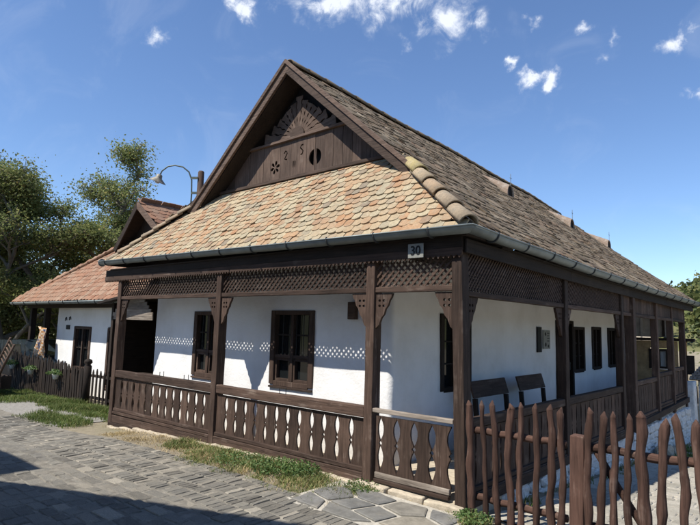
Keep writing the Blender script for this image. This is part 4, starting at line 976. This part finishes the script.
# ------------------------------------------------------------------ neighbour house on the left
lh = thing('neighbour_house', (-12, 4, -.2), 'smaller white house with orange tiled roof left of the veranda', 'house')
LY = 1.6; zg = -.25
g = G()
def lwall(x0, x1, z0, z1): G().box(x0, x1, LY, LY+.3, z0, z1).build('plaster_wall', M['plaster'], lh)
lwall(-14.0, -12.84, zg, 2.3); lwall(-12.84, -11.8, 1.60, 2.3); lwall(-11.8, -10.9, zg, 2.3); lwall(-10.9, -10.2, 1.61, 2.3); lwall(-10.9, -10.2, zg, .1); lwall(-10.2, -9.6, zg, 2.3)
G().box(-14.0, -13.7, LY+.3, 8, zg, 2.3).build('plaster_wall', M['plaster'], lh); G().box(-9.9, -9.6, LY+.3, 8, zg, 2.3).build('plaster_wall', M['plaster'], lh)
window('door', (-12.80, LY, zg+.1), (1,0,0), (0,-1,0), .96, 1.74, 'sash', lh); window('window', (-10.86, LY, .14), (1,0,0), (0,-1,0), .62, 1.44, 'sash', lh)
G().box(-13.36, -13.14, LY-.02, LY-.001, 1.50, 1.62).build('name_plate', M['black'], lh)
for (x, z) in ((-13.42, 1.78), (-13.16, 1.80)): G().tube([(x-.05, LY-.01, z-.05), (x-.04, LY-.012, z+.03), (x+.02, LY-.012, z+.05), (x+.05, LY-.01, z-.03)], .012, 6).build('wall_hook', M['iron'], lh)
for x in (-15.45, -14.4): G().beam((x, 1.45, zg), (x, 1.45, 2.15), .15, .15, up=(0,1,0), jit=.003).build('post', M['barnZ'], lh, bevel=.01)
G().box(-15.5, -14.05, 3.4, 3.5, zg, 2.2).build('porch_back_wall', M['barnX'], lh)
hbeam((-15.7, 1.40, 2.14), (-9.3, 1.40, 2.14), .12, .12, 'barnX', 'wall_plate', .003, lh)
quad('soffit', [(-15.8, 1.0, 2.20), (-9.3, 1.0, 2.20), (-9.3, 4, 2.21), (-15.8, 4, 2.21)], 'barnX', lh, .02)
LE, LYE, LGY = -15.85, 1.02, 2.5
lA = Vector((-11.09, LGY, 4.95)); lBL = Vector((-12.2, LGY-.2, 3.80)); lBR = Vector((-9.75, LGY-.2, 4.02))
fr2 = quad('front_roof', [(LE, LYE, 2.22), (-8.3, LYE, 2.22), (-9.6, LGY+.1, 3.92), (-12.2, LGY+.1, 3.92)], 'barnX', lh, .04)
tv3, tf3 = beaver(.19, .34, .018, 5); g = G(); up3 = Vector((0, LGY-LYE, 3.88-2.25)); L3 = up3.length; up3.normalize()
for j in range(14):
    t = j*L3/14-.03; k_ = max(0, t/L3); x0, x1 = LE+(-12.2-LE)*k_, -8.35+(-9.55+8.35)*k_; x = x0+(.09 if j % 2 else 0)
    while x < x1:
        m = fr(Vector((x, LYE-.02, 2.235))+up3*(t+rgt.gauss(0,.008))+Vector((0,-.02,.02)), (1,0,0), up3) @ Matrix.Rotation(rgt.gauss(0,.03),4,'Z') @ Matrix.Rotation(-.06+rgt.gauss(0,.02),4,'X'); g.add([m @ Vector(q) for q in tv3], tf3); x += .193
tag(g.build('roof_tiles', M['ltile'], fr2), kind='stuff')
def simple_slope(pts, mt, par, nm='side_roof'):
    o = quad(nm, pts, 'barnY', par, .04); A_, B_, C_, D_ = [Vector(p) for p in pts]      # A,B eave, C,D top
    up = ((D_-A_)); n_ = max(3, int(up.length/.17)); g = G(); tw, tfw = beaver(.2, .34, .018, 4)
    nn = (B_-A_).cross(D_-A_).normalized(); sg = 1 if nn.z > 0 else -1
    for j in range(n_):
        a = A_+(D_-A_)*(j/n_); b = B_+(C_-B_)*(j/n_); d = (b-a); l = d.length-.1; s = (.1 if j % 2 else 0)+.14
        while s < l:
            ux = d.normalized()*sg; uy = ((D_-A_)+(C_-B_))
            m = fr(a+d.normalized()*s+nn*sg*.02, ux, uy) @ Matrix.Rotation(-.06+rgt.gauss(0,.02),4,'X') @ Matrix.Rotation(rgt.gauss(0,.03),4,'Z'); g.add([m @ Vector(q) for q in tw], tfw); s += .203
    tag(g.build('roof_tiles', M[mt], o), kind='stuff'); return o
simple_slope([(LE, LYE, 2.20), (LE, 9, 2.20), (-12.2, 9, 3.80), (-12.2, LGY-.2, 3.80)], 'ltile', lh); simple_slope([(-12.2, LGY-.2, 3.80), (-12.2, 9, 3.80), (-11.09, 9, 4.95), (-11.09, LGY-.25, 4.95)], 'ltile', lh)
simple_slope([(-8.3, 9, 2.6), (-8.3, LGY-.2, 2.6), (-11.09, LGY-.25, 4.97), (-11.09, 9, 4.97)], 'ltile', lh)
quad('gable', [(-12.3, LGY+.12, 3.72), (-9.7, LGY+.12, 3.72), (-11.09, LGY+.12, 4.9)], 'barnZ', lh, .03)
for e in (lBL, lBR):
    a = lA+Vector((0,-.27,-.02)); b = e+Vector((0,-.08,-.06)); d = (b-a).normalized(); n = Vector((0,1,0)).cross(d); n = n if n.z > 0 else -n
    G().beam(a-n*.05, b-n*.05, .04, .16, up=n).build('bargeboard', M['barnX'] if e is lBL else M['midX'], lh, bevel=.005)
h0, h1 = Vector((lBL.x, lBL.y, lBL.z+.01)), Vector((LE+.02, LYE+.02, 2.26))
for i in range(13):
    a, b = h0+(h1-h0)*(i/13), h0+(h1-h0)*((i+1.25)/13); G().tube([a, b], [.040, .046], 8).build('hip_cap', M['ltile'], fr2, True)
g = G(); n = 10
for x in (-15.95, -9.2):
    for i in range(n+1): a = math.pi*i/n; g.v.append((x, 1.0-math.cos(a)*.07, 2.235-math.sin(a)*.07))
g.f = [(i, i+1, n+2+i, n+1+i) for i in range(n)]; lg = g.build('gutter', M['zinc'], lh, True); lg.modifiers.new('t','SOLIDIFY').thickness = .006
x = -15.7
while x < -9.3: strap(lg, (x, 1.0, 2.235), (0,-1,0), .076); x += .9
# hanging woven runner
def rugm():
    m, t, b = mat('woven_runner'); co = coords(t); ck = N(t, 'ShaderNodeTexChecker', inp={'Scale': 9.0}); t.links.new(tmap(t, co, (1.3, 1.3, 2.1)), ck.inputs[0]); ck.inputs[1].default_value = (.52,.44,.34,1); ck.inputs[2].default_value = (.40,.20,.08,1)
    n = tnoise(t, co, 5, 3, .6); q = N(t, 'ShaderNodeMapRange', inp={'From Min': .56, 'From Max': .62}); t.links.new(n, q.inputs['Value']); c = mixc(t, q.outputs[0], ck.outputs[0], (.05,.07,.14)); t.links.new(c, b.inputs['Base Color']); b.inputs['Roughness'].default_value = .95; return m
g = G(); n = 8
for j in range(14):
    for i in range(n): a = i/(n-1); g.v.append((-14.5+.55*a+.12*math.sin(j*.5)*.5, 1.28+.05*math.sin(a*9+j*.6), 1.55-.085*j-.05*a))
g.f = [(j*n+i, j*n+i+1, (j+1)*n+i+1, (j+1)*n+i) for j in range(13) for i in range(n-1)]
rug = g.build('hanging_runner', rugm(), None, True); rug.modifiers.new('t','SOLIDIFY').thickness = .012; tag(rug, 'patterned orange and white woven runner hanging at the left house corner', 'textile')
# wooden shed between the houses
sh = thing('shed', (-8.7, 1.6, -.2), 'dark open shed with weathered plank front seen under the veranda lattice', 'shed')
for i in range(6):
    z = 1.80+.075*i; hw = .86-.09*max(0, i-1); G().beam((-8.62-hw, 1.02-.006*(i % 2), z+.04), (-8.62+hw, 1.02-.006*(i % 2), z+.035), .025, .082, jit=.004, step=.2).build('plank', M['greyX'], sh, bevel=.004)
for x in (-9.5, -7.52): G().beam((x, 1.06, -.25), (x, 1.06, 2.2), .10, .12, up=(0,1,0)).build('post', M['barnZ'], sh, bevel=.01)
G().box(-9.5, -7.5, 3.4, 3.46, -.25, 2.3).build('back_wall', M['barnX'], sh); G().box(-9.56, -9.5, 1.13, 3.4, -.25, 2.3).build('side_wall', M['barnY'], sh); G().box(-7.56, -7.50, 1.13, 3.4, -.25, 2.3).build('side_wall', M['barnY'], sh)
quad('roof', [(-9.75, .75, 2.18), (-7.66, .75, 2.42), (-7.66, 3.6, 2.5), (-9.75, 3.6, 2.3)], 'barnY', sh, .05)
wb = G().box(-9.1, -8.2, 1.5, 1.62, -.2, .62).build('half_door', M['barnX'], sh); wp = G().box(-9.0, -8.6, 3.38, 3.395, .95, 1.35).build('window', M['glass'], sh)
# black picket fence with gate post, hanging pots
bf = thing('garden_fence', (-12, .9, -.2), 'black weathered picket fence before the left house', 'fence'); rr = random.Random(12); x = -14.9
fy = lambda x: .86+.02*(x+12)
while x < -10.45:
    z0 = gz(x, .9); h = lerp(x, [(-15,1.10),(-13,.98),(-10.5,.80)])*rr.uniform(.93,1.07); w_ = rr.uniform(.075,.11); t_ = rr.gauss(0,.02)
    g = G(); y = fy(x); g.add([(x-w_/2,y,z0-.05),(x+w_/2,y,z0-.05),(x+w_/2+t_,y,z0+h-.07),(x+t_,y,z0+h),(x-w_/2+t_,y,z0+h-.07)]+[(x-w_/2,y+.022,z0-.05),(x+w_/2,y+.022,z0-.05),(x+w_/2+t_,y+.022,z0+h-.07),(x+t_,y+.022,z0+h),(x-w_/2+t_,y+.022,z0+h-.07)], [(0,1,2,3,4),(9,8,7,6,5)]+[(i,5+i,5+(i+1)%5,(i+1)%5) for i in range(5)])
    g.build('picket', M['barnZ'], bf); x += w_+rr.uniform(.012,.04)
for z in (.15, .55): G().beam((-14.95, fy(-14.95)+.05, z-.12), (-10.4, fy(-10.4)+.05, z-.02), .04, .07).build('rail', M['barnX'], bf)
G().lathe((-10.33, .92, gz(-10.3,.9)-.05), [(.001,0),(.085,0),(.085,.92),(.055,.95),(.095,1.0),(.08,1.06),(.001,1.10)], 10).build('fence_post', M['barnZ'], bf, True)
bf2 = thing('garden_fence', (-9.7, .95, -.15), 'open black picket section right of the turned post, against white wall', 'fence'); x = -10.12
while x < -7.9:
    z0 = gz(x, .95); h = .80*rr.uniform(.95,1.05); g = G(); y = .95; w_ = .06
    g.add([(x-w_/2,y,z0-.05),(x+w_/2,y,z0-.05),(x+w_/2,y,z0+h-.07),(x,y,z0+h),(x-w_/2,y,z0+h-.07)]+[(x-w_/2,y+.022,z0-.05),(x+w_/2,y+.022,z0-.05),(x+w_/2,y+.022,z0+h-.07),(x,y+.022,z0+h),(x-w_/2,y+.022,z0+h-.07)], [(0,1,2,3,4),(9,8,7,6,5)]+[(i,5+i,5+(i+1)%5,(i+1)%5) for i in range(5)]); g.build('picket', M['barnZ'], bf2); x += .185
G().beam((-10.24, .99, .49), (-7.85, .99, .50), .04, .06).build('rail', M['barnX'], bf2); G().beam((-10.24, .99, .0), (-7.85, .99, .02), .04, .06).build('rail', M['barnX'], bf2)
for (x, z, lb) in ((-14.55, .47, 'leftmost white hanging pot of green plants on the black fence'), (-13.25, .41, 'middle white hanging pot of green plants on the black fence'), (-11.72, .40, 'rightmost white hanging pot of green plants, below the orange runner')):
    y = fy(x)-.10; t = thing('flower_pot', (x, y, z-.1), lb, 'flower pot', 'pots on the black fence')
    G().lathe((x, y, z-.10), [(.001,0),(.055,0),(.08,.11),(.085,.125),(.07,.125),(.001,.11)], 14).build('pot', M['white'], t, True)
    G().tube([(x, y+.1, z+.1), (x, y+.1, z-.02), (x, y, z-.02)], .006, 5).build('hook', M['iron'], t)
    g = G()
    for _ in range(170):
        a = rr.uniform(0,6.28); q = .19*math.sqrt(rr.random()); c = Vector((x+q*math.cos(a)*1.25, y+q*math.sin(a), z+.02+rr.uniform(0,.15)*(1-q/.24))); d = Vector((rr.gauss(0,1),rr.gauss(0,1),rr.gauss(.3,.6))).normalized(); w = d.orthogonal().normalized(); l = .055
        g.add([c, c+d*l*.5+w*l*.35, c+d*l, c+d*l*.5-w*l*.35], [(0,1,2,3)])
    g.build('leaves', M['weed'], t)
# hay cart with ladder sides at the left edge
ct = thing('hay_cart', (-12.9, -.1, -.2), 'old wooden ladder-sided cart at the left edge of the lane', 'cart')
P0, P1 = Vector((-12.98, -.05, .12)), Vector((-12.22, .05, 1.12)); Q = Vector((-.28, .5, 0))
G().box(-14.3, -12.7, -.12, .12, .02, .34).build('bed', M['barnX'], ct, bevel=.01)
for o_, nm in ((Vector((0,0,0)), 'ladder_rail'), (Vector((-.30,0,.16)), 'ladder_rail')):
    G().tube([P0+o_-Vector((0,.1,0)), (P0+P1)/2+o_-Vector((0,.11,-.01)), P1+o_-Vector((0,.1,0))], .03, 8).build(nm, M['midZ'], ct, True)
for i in range(11): a = P0+(P1-P0)*((i+.5)/11)-Vector((0,.1,0)); G().tube([a, a+Vector((-.30,0,.16))], .016, 6).build('rung', M['midX'], ct, True)
for x in (-13.9, -12.95):
    w = G().lathe((x, -.18, .12), [(.30,-.03),(.34,-.03),(.34,.03),(.30,.03),(.30,-.03)], 20, (0,1,0)).build('wheel', M['barnX'], ct); G().lathe((x, -.18, .12), [(.001,-.06),(.06,-.06),(.06,.05),(.001,.05)], 10, (0,1,0)).build('hub', M['barnX'], w)
    for k_ in range(8): a = math.pi*k_/4; G().beam((x+.05*math.cos(a), -.18, .12+.05*math.sin(a)), (x+.305*math.cos(a), -.18, .12+.305*math.sin(a)), .03, .03, up=(0,1,0)).build('spoke', M['barnX'], w)
# parked dark car and pale green van behind the fence
def car(loc, rz_, col, L, H, lb, cat, gname):
    t = thing(cat.replace(' ', '_'), loc, lb, cat, None, rz_); Mx = WM[t]
    prof = [(-L/2,.35),(-L/2+.05,.75),(-L/2+.9,.92),(-L/2+1.6,H-.03),(L/2-1.2,H),(L/2-.35,1.0),(L/2,.9),(L/2,.35)] if cat == 'car' else [(-L/2,.35),(-L/2+.05,.9),(-L/2+.35,1.1),(-L/2+.9,H),(L/2,H),(L/2,.35)]
    m = plate_mesh([(x, z) for x, z in prof], (), 1.65); o = inst('body', m, M[col], t, Mx @ fr((0,0,0),(1,0,0),(0,0,1))); b = o.modifiers.new('bevel','BEVEL'); b.width = .12; b.segments = 3; b.limit_method = 'ANGLE'
    for s_ in (-1, 1):
        for (x0, x1) in ((-L/2+1.5, -.05), (.05, L/2-1.05)):
            inst('side_window', plate_mesh([(x0,.95),(x1,.95),(x1-.1,H-.12),(x0+.2,H-.12)], (), .02), M['glass'], t, Mx @ fr((0, s_*.825, 0), (1,0,0), (0,0,1)))
        for x in (-L/2+.8, L/2-.8):
            w = G().lathe((x, s_*.80, .32), [(.001,-.09),(.30,-.09),(.32,-.06),(.32,.06),(.30,.09),(.001,.09)], 18, (0,1,0)).build('wheel', M['tyre'], t, True, M=Mx); WM[w] = Mx
    return t
c = at(30, 348, 17.0); car((c.x, c.y, -.30), R(12), 'carpaint', 4.1, 1.45, 'dark parked car half hidden behind the black fence', 'car', None)
c = at(-14, 340, 25); car((c.x, c.y, -.6), R(5), 'vangreen', 4.6, 2.1, 'pale green van at the left edge behind the trees', 'van', None)
# street lamp on a wooden pole
lp = at(199, 205, 12.2); lt = thing('street_lamp', (lp.x, lp.y, -.2), 'curved gooseneck street lamp on a wooden pole above the left eave', 'street lamp')
ptop = at(199.5, 170, 12.2); G().tube([(lp.x, lp.y, -.3), (lp.x, lp.y, 3), (lp.x+.01, lp.y, ptop.z-.03), (lp.x+.01, lp.y, ptop.z)], [.1, .085, .068, .05], 10).build('pole', M['woodZ'], lt, True)
arm = [at(190, 214, 12.2), at(191.5, 195, 12.2), at(191.7, 180, 12.2), at(189, 172, 12.2), at(183, 167, 12.2), at(175, 165.3, 12.2), at(168, 166.5, 12.2), at(162, 171, 12.2), at(159.5, 176, 12.2)]
G().tube(arm, .016, 8).build('arm', M['lampgreen'], lt, True)
for v in (178, 193): G().beam(at(191.5, v, 12.2), at(198, v, 12.2), .03, .05).build('clamp', M['lampgreen'], lt)
hd = at(159.8, 175, 12.2); ax = (at(155.5, 186, 12.2)-hd).normalized(); ax = (ax + Vector((0,0,0))).normalized()
shd = G().lathe(hd, [(.03,-.02),(.06,.0),(.07,.05),(.075,.07),(.19,.155),(.20,.165),(.185,.16),(.07,.085),(.001,.08)], 18, ax).build('lamp_shade', M['lamprust'], lt, True)
G().lathe(hd, [(.001,.20),(.05,.185),(.06,.14),(.045,.09)], 12, ax).build('bulb', M['white'], shd, True)

# ------------------------------------------------------------------ house across the street (out of frame; its shadow falls on the paving)
ac = thing('street_house', (-3, -9, 0), 'house across the street, seen only by its gable shadow on the paving', 'house')
gp_ = [(-5.6, 0), (2.0, 0), (2.0, 4.1), (-1.45, 6.68), (-5.6, 3.65)]
inst('gable_wall', plate_mesh([(p[0], p[1]) for p in gp_], (), .3), M['plaster'], ac, fr((0, -5.7, 0), (1,0,0), (0,0,1)))
quad('roof', [(-6.0, -5.5, 3.40), (-1.45, -5.5, 6.75), (-1.45, -14, 6.75), (-6.0, -14, 3.40)], 'barnY', ac, .1); quad('roof', [(-1.45, -5.5, 6.75), (2.3, -5.5, 3.95), (2.3, -14, 3.95), (-1.45, -14, 6.75)], 'barnY', ac, .1)
G().box(-5.62, -5.32, -13.8, -5.86, 0, 3.5).build('side_wall', M['plaster'], ac); G().box(1.7, 2.0, -13.8, -5.86, 0, 3.8).build('side_wall', M['plaster'], ac)
G().box(-7.4, -5.3, -6.4, -5.62, 0, 5.2).build('shadow_block', M['plaster'], ac)  # unseen block, added and sized for the left bump of the paving shadow

# ------------------------------------------------------------------ trees
def tree(name, base, h, spread, leafmat, barkmat, label, seed, leaves=9000, leaf=.11, levels=4, crown0=.3, bare=.0, group=None, rclump=.4, trunk_r=None, cat='tree', up=.25):
    rg_ = random.Random(seed); base = Vector(base); t = thing(name, base, label, cat, group); g = G(); tips = []
    def grow(p, d, L, r, lv):
        n = 4; pts = [p]; rad = [r]; q = p
        for i in range(n):
            d = (d + Vector((rg_.gauss(0,.16), rg_.gauss(0,.16), rg_.gauss(.02,.1)))).normalized(); q = q+d*(L/n); pts.append(q); rad.append(r*(1-.45*(i+1)/n))
        g.tube(pts, rad, 8 if lv == 0 else 5 if lv < 3 else 4, False)
        if lv >= levels: tips.append((pts[1:], lv)); return
        if lv >= levels-1: tips.append((pts[2:], lv))
        k = 7 if lv == 0 else rg_.choice((3, 4, 4)) 
        for i in range(k):
            f = (crown0+(1-crown0)*(i+.6)/k) if lv == 0 else rg_.uniform(.35, 1); ix = min(n-1, int(f*n)); o = pts[ix]+(pts[ix+1]-pts[ix])*(f*n-ix)
            a = 2.4*i+rg_.uniform(-.5,.5)+(0 if lv == 0 else rg_.uniform(0,6.28)); out = Vector((math.cos(a), math.sin(a), rg_.uniform(up-.25, up+.45)))
            nd = (d*(.35 if lv == 0 else .55)+out*.9).normalized(); LL = (spread*rg_.uniform(.65,1.05)*(1.1-.55*f)) if lv == 0 else L*rg_.uniform(.48,.72)
            grow(o, nd, LL, r*(.5 if lv == 0 else .58), lv+1)
        if lv == 0: grow(pts[-1], d, h*.28, rad[-1], 1)
    grow(base-Vector((0,0,.1)), Vector((rg_.uniform(-.05,.05), rg_.uniform(-.05,.05), 1)), h*.72, trunk_r or h*.026, 0)
    g.build('trunk', M[barkmat], t, True)
    lf = G(); tp = [x for x in tips if rg_.random() >= bare]; per = max(1, leaves//max(1, len(tp)))
    for pts, lv in tp:
        for _ in range(int(per*rg_.uniform(.4,1.6))):
            c = rg_.choice(pts)+Vector((rg_.gauss(0,rclump), rg_.gauss(0,rclump), rg_.gauss(0,rclump*.7))); d = Vector((rg_.gauss(0,1), rg_.gauss(0,1), rg_.gauss(-.3,.7))).normalized(); w = d.orthogonal().normalized()
            w = (w*math.cos(rg_.uniform(0,6.28))+d.cross(w)*math.sin(rg_.uniform(0,6.28))).normalized(); l = leaf*rg_.uniform(.6,1.4); b_ = d.cross(w)*l*.12
            lf.add([c, c+d*l*.45+w*l*.30+b_, c+d*l, c+d*l*.45-w*l*.30+b_], [(0,1,2,3)])
    lf.build('crown', M[leafmat], t); return t
def gp3(u, depth): p = at(u, 320, depth); return (p.x, p.y, gz(p.x, p.y)-.05)
tree('walnut_tree', gp3(14, 20), 7.7, 3.3, 'leafA', 'bark2', 'big walnut tree with twiggy crown at the left frame edge', 5, 62000, .095, 5, .06, .12, rclump=.25)
tree('walnut_tree', gp3(60, 21), 7.7, 3.2, 'leafA', 'bark2', 'second leafy tree directly behind the orange roof hip', 8, 60000, .095, 5, .08, .14, rclump=.25)
tree('walnut_tree', gp3(-30, 23), 8.4, 3.0, 'leafB', 'bark2', 'taller darker tree rising behind the two at the left edge', 17, 22000, .13, 4, .12, .1, rclump=.26)
tree('sparse_tree', gp3(142, 26), 6.7, 3.0, 'leafB', 'bark2', 'half bare tree with dry upper twigs behind the dark gable and lamp', 14, 2600, .10, 5, .2, .92, rclump=.26)
tree('bush', gp3(112, 24), 5.0, 2.4, 'leafB', 'bark', 'rounded bush filling the gap between the tree and the dark gable', 63, 22000, .10, 3, .1, 0, rclump=.36, cat='bush')
tree('bush', gp3(4, 22.5), 4.4, 2.4, 'leafB', 'bark', 'dense dark green bush at the left frame edge above the car', 23, 22000, .11, 3, .1, 0, rclump=.42, cat='bush')
tree('bush', gp3(38, 24), 4.0, 2.2, 'leafA', 'bark', 'lighter green bush between the car and the left house corner', 29, 22000, .11, 3, .1, 0, rclump=.42, cat='bush')
tree('bush', gp3(-50, 21), 5.0, 2.6, 'leafA', 'bark', 'tall bush outside the left edge beside the green van', 31, 14000, .12, 3, .1, 0, rclump=.42, cat='bush')
tree('shade_tree', (-16.5, -4.6, -.4), 6.6, 2.6, 'leafA', 'bark', 'street tree beyond the left edge, casting dappled shade on the lane', 41, 9000, .18, 4, .3, 0, rclump=.34)
tree('courtyard_tree', (2.6, 19.5, -1.0), 5.0, 2.2, 'leafA', 'bark', 'green courtyard tree just past the far end of the gutter', 51, 9000, .16, 3, .2, 0, rclump=.38)
tree('courtyard_tree', (.9, 17.0, -1.0), 3.4, 1.5, 'leafB', 'bark', 'low shrub-like tree behind the dark post at the right edge', 53, 6000, .13, 3, .15, 0, rclump=.32)

# ------------------------------------------------------------------ wooded hills behind
def hz(a, r):                                                      # hill height round the village by azimuth
    h = 10+5*math.sin(a*2.3+.6)+3*math.sin(a*5.1)
    da = (a-hill_az+math.pi) % (2*math.pi)-math.pi
    h += 12*math.exp(-((da+.25)/.32)**2)
    return h*min(1, max(0, (r-70)/110))
hd_ = ray(690, 300); hill_az = math.atan2(hd_.y, hd_.x)-.30*0 
g = G(); na, nr_ = 120, 10; rs = [62, 75, 90, 110, 135, 160, 190, 230, 280, 340]
for r_ in rs:
    for i in range(na): a = 2*math.pi*i/na; g.v.append((r_*math.cos(a), r_*math.sin(a), -1.6+hz(a, r_)+1.2*noise.noise(Vector((r_*math.cos(a)*.05, r_*math.sin(a)*.05, 0)))*min(1,(r_-62)/20)))
g.f = [(j*na+i, j*na+(i+1) % na, (j+1)*na+(i+1) % na, (j+1)*na+i) for j in range(nr_-1) for i in range(na)]
tag(g.build('hill', M['hill'], None, True), kind='structure')
rh = random.Random(77); g = G()
def crownlet(c, R_, nl, lf):
    for _ in range(nl):
        d = Vector((rh.gauss(0,1), rh.gauss(0,1), rh.gauss(.3,.8))).normalized(); p = c+Vector((d.x*R_, d.y*R_, d.z*R_*1.05))*rh.uniform(.6,1.05)*(1+.22*math.sin(d.x*7+c.x)+.15*math.sin(d.z*9+c.y)); n_ = Vector((rh.gauss(0,1), rh.gauss(0,1), rh.gauss(0,1))).normalized(); w = n_.orthogonal().normalized(); l = lf*rh.uniform(.6,1.4)
        g.add([p, p+n_*l*.5+w*l*.35, p+n_*l, p+n_*l*.5-w*l*.35], [(0,1,2,3)])
for i in range(430):
    near = i < 190
    a = hill_az + (rh.uniform(-.5,.12) if near else rh.uniform(-3.14,3.14)); r_ = rh.uniform(85, 200)
    z = -1.6+hz(a, r_); R_ = rh.uniform(2.0,3.6); crownlet(Vector((r_*math.cos(a), r_*math.sin(a), z+R_*.9)), R_, 300 if near else 90, .95 if near else 1.5)
tag(g.build('woodland', M['leafC'], None), 'wooded hillside in autumn green behind the roof end', 'woodland', None, 'stuff')
